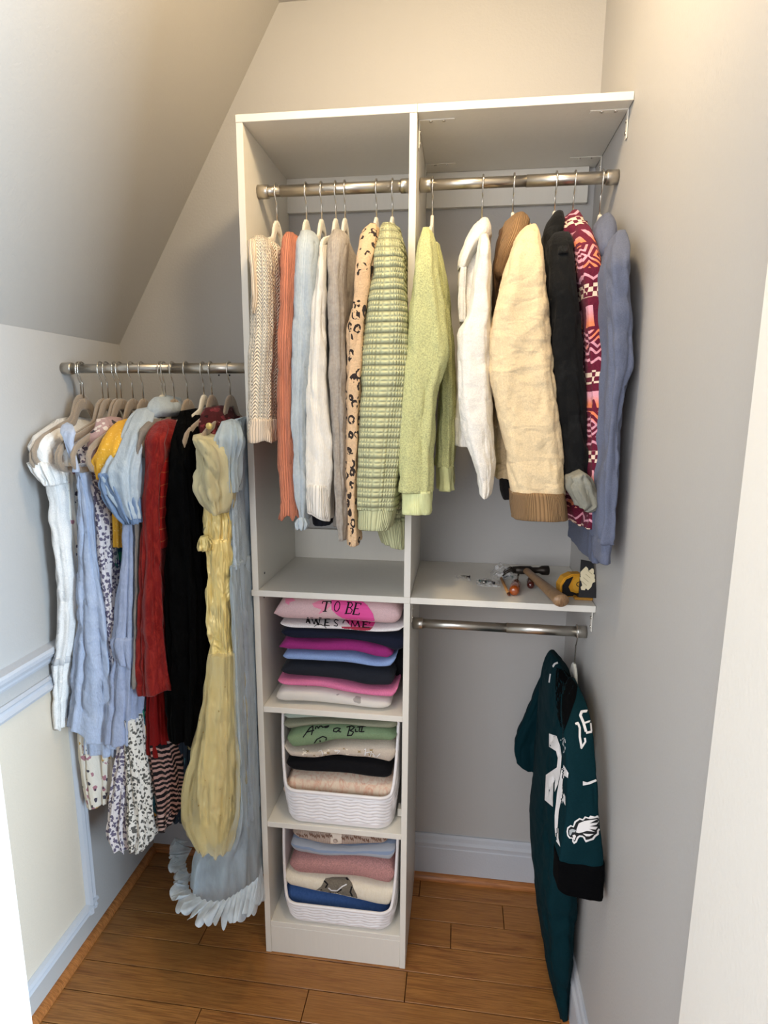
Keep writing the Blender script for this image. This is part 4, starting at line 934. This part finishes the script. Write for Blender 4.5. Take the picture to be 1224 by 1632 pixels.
Lt += [[(682, 130), (662, 208)], [(668, 130), (700, 132), (708, 150), (696, 166), (674, 168)], [(690, 168), (706, 185), (694, 208), (652, 210)]]
Lt += [[(735, 134), (712, 214)], [(722, 134), (768, 138), (764, 150)], [(724, 174), (750, 176)], [(704, 214), (752, 218), (756, 204)]]
Lt += [[(395, 235), (385, 275)], [(395, 235), (412, 280)], [(388, 262), (406, 264)], [(422, 240), (440, 284)], [(440, 284), (452, 245)], [(452, 245), (470, 290)], [(470, 290), (482, 240)], [(412, 240), (432, 240)], [(472, 240), (492, 240)]]
Lt += [[(520, 245), (514, 290)], [(508, 245), (552, 248)], [(518, 270), (540, 272)], [(508, 290), (548, 294)]]
Lt += [[(610, 258), (590, 250), (578, 262), (590, 275), (604, 284), (598, 297), (576, 292)]]
Lt += [[(660-20*cos(a), 278-24*sin(a)) for a in [i*PI/6 for i in range(7)]]]
Lt += [[(706, 262), (698, 302)], [(706, 262), (724, 300)], [(724, 300), (744, 264)], [(744, 264), (756, 304)], [(696, 262), (712, 262)], [(738, 264), (752, 264)]]
Lt += [[(786, 266), (780, 304)], [(774, 266), (830, 268), (826, 280)], [(784, 284), (806, 286)], [(774, 304), (826, 306)]]
Lt = [(c5(l), 1.5) for l in Lt]; Lt += [(c5(l), 2.6) for l in ([(530, 125), (515, 192)], [(682, 130), (662, 208)], [(735, 134), (712, 214)], [(410, 275), (395, 238)], [(452, 248), (468, 286)], [(520, 245), (514, 290)], [(744, 264), (756, 304)], [(786, 266), (780, 304)])]
strokes('lettering', Lt, 1.5, TB, ink, a1, .0016)
patch('red_print', [c5([(630, 300), (850, 304), (820, 334), (640, 324)])], TB, plain('dark_red_print', 'A8324A', .8), a1, .0012)
strokes('print_arc', [(c5([(440, 300), (455, 288), (485, 284), (515, 298), (530, 318)]), 1)], 1, TB, ink, a1, .0014)

# baskets ------------------------------------------------------------
def basket(label, zb, px, ptop, pyr, grp):
    """scoop front basket; px = (left,right) of the front rim, pyr = y pixel of the front rim"""
    yf, yb = -.335, -.035
    l, r = at(px[0], pyr, yf).x, at(px[1], pyr, yf).x; zr = at(535, pyr, yf).z
    lo, hi = zr-zb, ptop-zb
    cx = (l+r)/2; cy = (yf+yb)/2; hw, hd = (r-l)/2, (yb-yf)/2
    t = thing('storage_basket', label, 'basket', (cx, cy, zb), grp)
    n = 260; rad = .045
    # rounded rectangle outline, starts at the middle of the back
    pts = []
    seg = [((hw-rad), 'b'), (rad*PI/2, 'c1'), (2*(hd-rad), 'r'), (rad*PI/2, 'c2'), (2*(hw-rad), 'f'), (rad*PI/2, 'c3'), (2*(hd-rad), 'l'), (rad*PI/2, 'c4'), (hw-rad, 'b2')]
    Lt_ = sum(s for s, _ in seg)
    def outline(s):
        s = s % Lt_
        for L, k in seg:
            if s <= L or k == 'b2': break
            s -= L
        if k == 'b': return Vector((s, hd)), Vector((0, 1))
        if k == 'b2': return Vector((-(hw-rad)+s, hd)), Vector((0, 1))
        if k == 'r': return Vector((hw, hd-rad-s)), Vector((1, 0))
        if k == 'f': return Vector((hw-rad-s, -hd)), Vector((0, -1))
        if k == 'l': return Vector((-hw, -hd+rad+s)), Vector((-1, 0))
        a = s/rad; c, a0 = {'c1': ((hw-rad, hd-rad), PI/2), 'c2': ((hw-rad, -hd+rad), 0), 'c3': ((-hw+rad, -hd+rad), -PI/2), 'c4': ((-hw+rad, hd-rad), PI)}[k]
        an = a0-a; d = Vector((cos(an), sin(an))); return Vector(c)+d*rad, d
    def hgt(p):   # rim height: low along the front, rising round the front corners
        dd = p.y+hd; u = min(1, max(0, (dd-.012)/.045)); u = u*u*(3-2*u); 
        ex = min(1, max(0, (abs(p.x)-(hw-.03))/.03))
        return lo+ex*ex*.012+(hi-lo)*u
    bm = bmesh.new(); rows = 110; G = []; Gi = []
    for i in range(n):
        p, d = outline(Lt_*i/n); h = hgt(p); s_ = Lt_*i/n; col = []; coli = []
        for j in range(rows+1):
            z = h*j/rows; f = z/lo if z < lo else 1+(z-lo)/hi*.15
            sh = 1-.07*(1-min(f, 1.2)); q = Vector((p.x*sh, p.y*sh))
            wv = 0
            if .16*lo < z < h-.010:
                zz = z + .0022*sin(s_*2*PI/.052)
                rw = zz/.0098; fr = abs(cos(PI*rw))**.6; gp = .45+.55*abs(sin(s_*PI/.030+PI/2*int(rw+.5)))
                wv = .0045-.0062*(1-abs(sin(PI*rw))**.5)*gp-.0012
            cr = min(1, z/.008); inn = (1-math.sqrt(max(0, 1-(1-cr)**2)))*.008
            o_ = q+d*(wv-inn)
            col.append(bm.verts.new((cx+o_.x, cy+o_.y, zb+.0006+z))); oi = q-d*.003
            coli.append(bm.verts.new((cx+oi.x, cy+oi.y, zb+.0006+max(z, .003))))
        G.append(col); Gi.append(coli)
    for i in range(n):
        k = (i+1) % n
        for j in range(rows):
            bm.faces.new((G[i][j], G[i][j+1], G[k][j+1], G[k][j])); bm.faces.new((Gi[i][j], Gi[k][j], Gi[k][j+1], Gi[i][j+1]))
        bm.faces.new((G[i][rows], Gi[i][rows], Gi[k][rows], G[k][rows]))
    bm.faces.new([c[0] for c in G]); bm.faces.new([c[0] for c in Gi][::-1])
    bmobj('woven_wall', bm, M_plastic, t, True)
    bm = bmesh.new(); rp = []
    for i in range(n):
        p, d = outline(Lt_*i/n); h = hgt(p); f = 1+(h-lo)/hi*.15; sh = 1-.07*(1-min(f, 1.2)); q = p*sh+d*.0005
        rp.append(Vector((cx+q.x, cy+q.y, zb+h)))
    rings = []
    for i in range(n):
        tt = (rp[(i+1) % n]-rp[i-1]).normalized(); _, d = outline(Lt_*i/n); o_ = Vector((d.x, d.y, 0)); b = tt.cross(o_).normalized()
        rings.append([bm.verts.new(rp[i]+o_*cos(a)*.0042+b*sin(a)*.0048) for a in [2*PI*q/10 for q in range(10)]])
    for i in range(n):
        A_, B_ = rings[i], rings[(i+1) % n]
        for q in range(10): bm.faces.new((A_[q], A_[(q+1) % 10], B_[(q+1) % 10], B_[q]))
    bmesh.ops.recalc_face_normals(bm, faces=bm.faces); bmobj('rim', bm, M_plastic, t, True)
    return t
BG = 'white woven baskets in the tower'
basket('white woven plastic basket on the upper of the two basket shelves', Z3, (447, 630), Z2-T-.006, 1266, BG)
basket('white woven plastic basket on the lowest shelf with pink and blue sweaters', Z4, (449, 629), Z3-T-.006, 1448, BG)

Y2 = -.312
folded('folded_shirt', 'pale sage shirt at the top of the upper basket', [(452, 1137, 1143), (458, 1133, 1148), (520, 1136, 1149), (600, 1139, 1150), (632, 1143, 1149)], fc('sage_jersey', 'A6B5A9'), B1G, yf=Y2)
folded('folded_shirt', 'grey olive shirt between the sage and green ones', [(452, 1150, 1160), (460, 1149, 1165), (500, 1149, 1160), (560, 1149, 1158), (600, 1150, 1162), (632, 1149, 1167)], fc('olive_grey_jersey', '94957F'), B1G, yf=Y2+.004)
a2, b2 = folded('folded_shirt', 'green shirt with black script lettering in the upper basket', [(457, 1172, 1182), (465, 1166, 1197), (500, 1160, 1196), (540, 1158, 1186), (600, 1161, 1185), (625, 1167, 1186), (631, 1172, 1180)], fc('sage_green_jersey', '7F9673'), B1G, yf=Y2-.006)
a3, b3 = folded('folded_shirt', 'cream shirt with gold and white print under the green shirt', [(451, 1184, 1196), (462, 1192, 1210), (500, 1196, 1213), (540, 1187, 1210), (580, 1186, 1214), (622, 1186, 1223), (630, 1186, 1216)], fc('oat_jersey', 'CFC1B1'), B1G, yf=Y2)
folded('folded_shirt', 'black shirt in the upper basket', [(455, 1212, 1226), (470, 1211, 1234), (540, 1210, 1239), (590, 1215, 1244), (623, 1222, 1248)], fc('black_jersey', '0E0E12'), B1G, yf=Y2)
folded('folded_shirt', 'cream and peach tie dye shirt at the bottom of the upper basket', [(451, 1248, 1270), (462, 1238, 1285), (540, 1240, 1290), (590, 1245, 1290), (618, 1249, 1285), (627, 1246, 1268)], fabric('peach_tie_dye', 'E8D3BD', 'velvet', 'D89A80', sheen=.1, rough=.9, amt=1, crumple=.004), B1G, yf=Y2)
def sp(pts, s=4.371, ox=400, oy=930): return [(ox+x/s, oy+y/s) for x, y in pts]
TG2 = bvh_of([b2]); scr = [
    [(362, 1072), (385, 1040), (410, 1005), (432, 992), (430, 1020), (420, 1056)], [(388, 1035), (440, 1022)], [(448, 1015), (452, 998), (462, 995), (470, 1010)], [(470, 1010), (478, 995), (490, 992), (500, 1002), (520, 996), (545, 990), (530, 1003), (512, 1003)],
    [(625, 1012), (600, 1005), (578, 1012), (574, 1030), (596, 1034), (615, 1015), (612, 1032), (628, 1034)],
    [(690, 995), (672, 1060)], [(665, 1000), (700, 992), (722, 1000), (700, 1020), (680, 1022)], [(690, 1024), (715, 1035), (700, 1058), (668, 1060)], [(728, 1012), (728, 1032), (745, 1030)], [(730, 1002), (732, 1000)], [(760, 994), (752, 1030), (770, 1032)], [(740, 1000), (800, 994)], [(775, 1000), (768, 1034), (790, 1030)],
    [(430, 1128), (460, 1085), (500, 1065), (525, 1075), (520, 1105), (490, 1125), (480, 1090), (486, 1140)], [(540, 1108), (570, 1112)], [(700, 1106), (712, 1108)], [(740, 1104), (758, 1106)]]
strokes('script_lettering', [(sp(l), 1.9) for l in scr], 1.9, TG2, ink, a2, .0016)
TG3 = bvh_of([b3]); rn = random.Random(5)
gold = plain('gold_print', 'A38C68', .7); pol, wl = [], []
for i in range(26):
    x, y = 360+rn.random()*500, 1150+rn.random()*60; r_ = 9+rn.random()*14
    q = [(x+r_*cos(a)*(1 if k % 2 else .4), y+r_*.7*sin(a)*(1 if k % 2 else .5)) for k, a in enumerate([j*PI/4 for j in range(8)])]
    (pol if i % 2 else wl).append(sp(q))
patch('gold_print', pol, TG3, gold, a3); patch('white_print', wl, TG3, plain('cream_print', 'F1E6D4', .8), a3, .0014)
strokes('white_script', [(sp(l), 1.3) for l in ([(470, 1170), (490, 1160), (500, 1190), (488, 1235), (510, 1215)], [(790, 1160), (800, 1150), (790, 1215), (800, 1180), (840, 1170), (830, 1210)], [(845, 1180), (870, 1215), (900, 1185)], [(580, 1165), (620, 1165), (585, 1200), (625, 1195)])], 1.3, TG3, M_ink, a3, .0018)

def c6(x): return x
a4, b4 = folded('folded_cardigan', 'cream cardigan with brown script knit and a round button, top of the lower basket', [(465, 1322, 1336), (475, 1321, 1342), (530, 1324, 1352), (580, 1328, 1354), (617, 1331, 1350)], fabric('oat_script_knit', 'C9B3A4', 'knit', q=.005), B2G, yf=Y2-.004)
folded('folded_sweater', 'grey sweater with blue band, second in the lower basket', [(462, 1338, 1362), (480, 1341, 1366), (530, 1350, 1368), (580, 1353, 1372), (622, 1349, 1377), (629, 1346, 1370)], fabric('grey_blue_rib', 'A9ADB6', 'stripes', '8C9BB4', q=.04, duty=.7, crumple=.004), B2G, yf=Y2)
folded('folded_sweater', 'fuzzy rose pink sweater in the lower basket', [(460, 1371, 1392), (475, 1366, 1399), (540, 1366, 1403), (600, 1374, 1414), (622, 1378, 1416), (628, 1384, 1408)], fc('rose_fuzz', 'DBA29E', 'fuzzy'), B2G, yf=Y2)
a5, b5 = folded('folded_sweater', 'ivory sweater with a grey and black knitted picture in the lower basket', [(450, 1388, 1408), (462, 1392, 1418), (540, 1402, 1436), (600, 1414, 1450), (620, 1414, 1452), (627, 1408, 1440)], fc('ivory_soft_knit', 'EADFC9', 'plainknit', h2='F2EADA'), B2G, yf=Y2-.004)
folded('folded_sweater', 'denim blue sweater at the bottom of the lower basket', [(452, 1410, 1450), (470, 1419, 1465), (540, 1434, 1475), (590, 1446, 1475), (620, 1452, 1470)], fc('denim_blue_knit', '3F5F97', 'plainknit', h2='4F70AA'), B2G, yf=Y2)
T4 = bvh_of([b4]); s6 = lambda pts: sp(pts, 4.296, 400, 1180)
rn = random.Random(9); wig = []
for i in range(22):
    x = 310+i*28+rn.random()*8; y = 640+(x-310)*.06+rn.random()*20
    if 545 < x < 620: continue
    wig.append((s6([(x, y-14), (x+8, y+6), (x+16, y-10), (x+20, y+12)]), 1.6)); 
    if i % 3 == 0: wig.append((s6([(x+4, y+38), (x+12, y+46)]), 2.2))
strokes('brown_script', wig, 1.5, T4, plain('brown_yarn', '7A5C4C', .9), a4, .0014)
bp = at(534, 1340, Y2-.01); patch('button_band', [s6([(548, 600), (620, 606), (622, 742), (545, 732)])], T4, plain('cream_band', 'E4D6C6', .9), a4, .0012)
bm = bmesh.new(); h_ = T4.ray_cast(CAM, ray(534.5, 1340).normalized()); bp = h_[0] if h_[0] else bp
bmesh.ops.create_cone(bm, cap_ends=True, segments=20, radius1=.0062, radius2=.0050, depth=.003, matrix=Matrix.Translation(bp+Vector((0, -.003, .001))) @ Matrix.Rotation(PI/2, 4, 'X'))
bmobj('button', bm, plain('pearl_button', 'B9A79B', .2, .6), a4)
T5 = bvh_of([b5]); 
patch('grey_motif', [s6([(425, 1062), (440, 1030), (480, 1000), (510, 945), (560, 935), (660, 935), (690, 975), (705, 1020), (725, 1060), (735, 1110), (690, 1105), (600, 1095), (520, 1075), (470, 1070)])], T5, fabric('grey_yarn', '8E8576', 'fuzzy', crumple=0), a5, .0012)
strokes('black_motif', [(s6(l), 2.6) for l in ([(500, 960), (525, 985), (510, 1010)], [(650, 940), (665, 955)], [(480, 1020), (485, 1060), (500, 1075)], [(690, 1000), (680, 1040), (695, 1070), (670, 1090)], [(530, 1035), (580, 1045), (620, 1020)])], 2.4, T5, ink, a5, .0016)
strokes('white_motif', [(s6(l), 2.0) for l in ([(530, 1010), (550, 1028), (590, 1030), (625, 1000), (655, 985)], [(495, 1060), (560, 1075), (620, 1088), (655, 1085)])], 2, T5, M_ink, a5, .0018)

# ------------------------------------------------------------ tools on the right shelf
ZT = H1
def lathe(name, prof, mat, parent, origin, axis, n=20, scale=(1, 1)):
    """prof: (distance along axis, radius)"""
    ax = Vector(axis).normalized(); a = ax.cross(Vector((0, 0, 1))).normalized(); b = a.cross(ax)
    bm = bmesh.new(); rings = []
    for d, r in prof: rings.append([bm.verts.new(Vector(origin)+ax*d+a*cos(2*PI*k/n)*r*scale[0]+b*sin(2*PI*k/n)*r*scale[1]) for k in range(n)])
    for A_, B_ in zip(rings[:-1], rings[1:]):
        for k in range(n): bm.faces.new((A_[k], A_[(k+1) % n], B_[(k+1) % n], B_[k]))
    bm.faces.new(rings[0][::-1]); bm.faces.new(rings[-1]); bmesh.ops.recalc_face_normals(bm, faces=bm.faces)
    return bmobj(name, bm, mat, parent, True)
steel = plain('dark_forged_steel', '3A342F', .4, .5, .7)
pe = at(895, 963, -.375); ph = atz(838, 905, ZT+.03); ph.z = ZT+.024; pe.z = ZT+.021
t = thing('hammer', 'hammer with dark steel head and wooden handle poking over the shelf edge', 'hammer', (ph+pe)/2)
ax = (pe-ph); L = ax.length; ax.normalize()
lathe('handle', [(-.012, .008), (0, .010), (L*.25, .0105), (L*.45, .0125), (L*.7, .0145), (L*.9, .0170), (L-.006, .0185), (L-.001, .0175)], M_handle, t, ph, ax, scale=(1, .8))
hx = Vector((1, .10, 0)).normalized(); 
lathe('head', [(-.034, .009), (-.014, .011), (.012, .011), (.018, .008), (.034, .008), (.042, .012), (.058, .013), (.060, .011)], steel, t, ph, hx, 16)
for s in (-1, 1):
    tube('claw', [ph+hx*-.028+Vector((0, s*.006, 0)), ph+hx*-.040+Vector((0, s*.008, .002)), ph+hx*-.052+Vector((0, s*.009, -.004)), ph+hx*-.060+Vector((0, s*.010, -.014))], [(.005, .006), (.0045, .005), (.004, .0035), (.002, .0015)], steel, t, 8)
def driver(label, px, py, px2, py2, hexc, L_, r_):
    a = atz(px, py, ZT+r_); a.z = ZT+r_; b = atz(px2, py2, ZT+r_); b.z = ZT+r_; b = a+(b-a).normalized()
    ax = (b-a).normalized()
    t = thing('screwdriver', label, 'screwdriver', a)
    mt_ = plain('clear_handle_'+hexc, hexc, .12, .6, **{'Transmission Weight': .35, 'Coat Weight': .5})
    lathe('handle', [(0, r_*.55), (.003, r_*.85), (.010, r_), (L_*.75, r_*.95), (L_*.85, r_*.6), (L_, r_*.55)], mt_, t, a, ax, 12)
    lathe('shaft', [(L_, .0025), (L_+.085, .0025), (L_+.092, .0008)], M_wire, t, a, ax, 10)
driver('screwdriver with amber translucent handle left of the hammer handle', 819, 943, 826, 917, 'B5561A', .085, .0125)
driver('screwdriver with dark red handle under the hammer handle', 846, 934, 843, 915, '5A1E16', .06, .0095)
a = atz(812, 950, ZT+.004); b = atz(799, 922, ZT+.004); a.z = b.z = ZT+.0042
t = thing('pencil', 'short natural wood pencil beside the amber screwdriver', 'pencil', a)
tube('barrel', [a+(b-a)*.12, b], .0038, plain('pencil_wood', 'C08A52', .6), t, 6); tube('tip', [a, a+(b-a)*.12], [.0008, .0038], plain('pencil_tip', '6A3A24', .7), t, 6)
# tape measure
c = atz(912, 930, ZT+.03)
t = thing('tape_measure', 'yellow and black tape measure on the shelf beside the hammer handle', 'tape measure', (c.x, c.y, ZT))
Yel, Blk = plain('tape_yellow', 'D79A2B', .45, .4), plain('tape_black', '1C1B1D', .6)
def prism(name, poly, y0, y1, mat, parent, bev=.002, rotz=0, o=(0, 0, 0)):
    bm = bmesh.new(); Rz = Matrix.Rotation(rotz, 3, 'Z')
    f0 = [bm.verts.new(Vector(o)+Rz @ Vector((x, y0, z))) for x, z in poly]; f1 = [bm.verts.new(Vector(o)+Rz @ Vector((x, y1, z))) for x, z in poly]
    fa = bm.faces.new(f0); fb = bm.faces.new(f1[::-1]); 
    for i in range(len(poly)): k = (i+1) % len(poly); bm.faces.new((f0[i], f1[i], f1[k], f0[k]))
    bmesh.ops.recalc_face_normals(bm, faces=bm.faces)
    if bev: bmesh.ops.bevel(bm, geom=list(fa.edges)+list(fb.edges), offset=bev, segments=2, affect='EDGES')
    return bmobj(name, bm, mat, parent)
oo = (c.x, c.y, ZT+.001); rz = .25
shell = [(-.034, .010), (-.036, .030), (-.026, .048), (-.008, .056), (.016, .056), (.034, .046), (.038, .030), (.038, 0), (-.026, 0)]
prism('case', shell, -.014, .014, Yel, t, .003, rz, oo)
prism('grip', [(-.030, .008), (-.031, .030), (-.022, .044), (-.006, .051), (-.010, .040), (-.016, .026), (-.010, .014), (.006, .009), (.038, .009), (.038, .002), (-.022, .003)], -.0165, .0165, Blk, t, .001, rz, oo)
prism('face_label', [(-.004, .022), (-.006, .040), (.004, .049), (.028, .046), (.032, .024), (.020, .014), (.004, .014)], -.0155, -.0145, plain('tape_label', 'E0A63A', .4), t, .0003, rz, oo)
tube('label_ring', [Vector(oo)+Matrix.Rotation(rz, 3, 'Z') @ Vector((.013+.010*cos(q*PI/8), -.0162, .032+.006*sin(q*PI/8))) for q in range(17)], .0009, Blk, t, 6)
prism('tape_hook', [(-.040, .002), (-.038, .012), (-.032, .010), (-.034, .0)], -.010, .010, Blk, t, .0005, rz, oo)
# yellow block under the tag
c = atz(928, 952, ZT+.004); t = thing('plastic_block', 'small flat yellow plastic piece at the shelf corner', 'tool', (c.x, c.y, ZT))
bm = bmesh.new(); box_bm(bm, (c.x-.020, c.y-.012, ZT+.0004), (c.x+.022, c.y+.012, ZT+.007), .0015); bmobj('block', bm, plain('dull_yellow', 'B98534', .5), t)
bm = bmesh.new(); box_bm(bm, (c.x-.014, c.y-.006, ZT+.0072), (c.x+.014, c.y+.006, ZT+.012), .001); bmobj('raised_pad', bm, Blk, t)
# black card with a cream key cluster, leaning on the wall side
p0 = [at(926, 892, -.31), at(946, 896, -.31), at(952, 952, -.33), at(922, 952, -.33)]
t = thing('hang_card', 'black card with cream jagged plastic keys standing at the right end of the lower shelf', 'card', (p0[3].x, -.33, ZT+.002))
bm = bmesh.new(); zmin_ = ZT+.0008; p0[2].z = p0[3].z = max(zmin_, min(p0[2].z, p0[3].z)); f = bm.faces.new([bm.verts.new(p) for p in p0])
r_ = bmesh.ops.extrude_face_region(bm, geom=[f]); bmesh.ops.translate(bm, verts=[v for v in r_['geom'] if isinstance(v, bmesh.types.BMVert)], vec=(0, .0022, 0)); bmesh.ops.recalc_face_normals(bm, faces=bm.faces)
cb = bmobj('card', bm, Blk, t); TC = bvh_of([cb])
cr = plain('cream_plastic', 'DCCFAC', .5)
def c7(pts): return [(713+x/4.708, 876+y/4.708) for x, y in pts]
patch('plastic_keys', [c7([(980, 190), (1015, 150), (1040, 125), (1055, 140), (1060, 160), (1085, 140), (1110, 150), (1125, 170), (1120, 215), (1110, 240), (1090, 250), (1080, 280), (1055, 305), (1040, 290), (1030, 305), (1005, 302), (1000, 282), (1012, 268), (1005, 240), (985, 215)])], TC, cr, t, .003)
strokes('key_slots', [(c7([(1005+i*16, 235-i*26), (1045+i*14, 270-i*28)]), .6) for i in range(4)], .6, TC, plain('key_slot_tan', '8F845F', .8), t, .0036)  # slots drawn as thin drab tan lines
# clear bags of fixings
clear = NT('clear_film'); clear.fin((.9, .9, .9, 1), .12, None, .5); clear.set(clear.b.inputs['Alpha'], clear.n_map(clear.noise(clear.pos(), 70, 3), .45, .65, .06, .45)); clear = clear.m
def bag(label, px, py, wx, wy, h, ndark, seed, tall=False):
    c = atz(px, py, ZT+h/2); t = thing('plastic_bag', label, 'bag', (c.x, c.y, ZT)); rn = random.Random(seed)
    bm = bmesh.new(); N = 16; G = {}
    for side in (0, 1):
        for i in range(N+1):
            for j in range(N+1):
                u, v = i/N*2-1, j/N*2-1; e = (1-u**4)*(1-v**4)
                nz = noise.noise(Vector((u*2.6+seed, v*2.6, side*3)))
                z = ZT+.0008 if side == 0 else ZT+.0015+h*e*(.55+.6*nz)
                G[side, i, j] = bm.verts.new((c.x+u*wx, c.y+v*wy, max(z, ZT+.0008+side*.0004)))
        for i in range(N):
            for j in range(N): bm.faces.new((G[side, i, j], G[side, i+1, j], G[side, i+1, j+1], G[side, i, j+1]))
    for i in range(N):
        for (a_, b_) in (((i, 0), (i+1, 0)), ((i, N), (i+1, N)), ((0, i), (0, i+1)), ((N, i), (N, i+1))):
            bm.faces.new((G[(0,)+a_], G[(0,)+b_], G[(1,)+b_], G[(1,)+a_]))
    bmobj('film', bm, clear, t, True)
    for k in range(ndark):
        x, y = c.x+rn.uniform(-.5, .5)*wx, c.y+rn.uniform(-.5, .5)*wy; a = rn.uniform(0, PI); d = Vector((cos(a), sin(a), 0))
        p = Vector((x, y, ZT+.005)); mt_ = (M_wire, Blk, plain('green_anchor', '2E4A3E', .5))[k % 3]
        lathe('fixing', [(-.010, .0038), (-.008, .0038), (-.0075, .0019), (.008, .0017), (.010, .0004)], mt_, t, p, d, 8)
bag('small clear bag with green and black wall anchors, left of the pencil', 778, 926, .030, .028, .014, 6, 3)
bag('crumpled clear bag of screws resting against the hammer head', 803, 906, .034, .030, .045, 4, 8)
bag('almost empty clear bag lying left on the lower right shelf', 737, 920, .022, .022, .008, 2, 5)
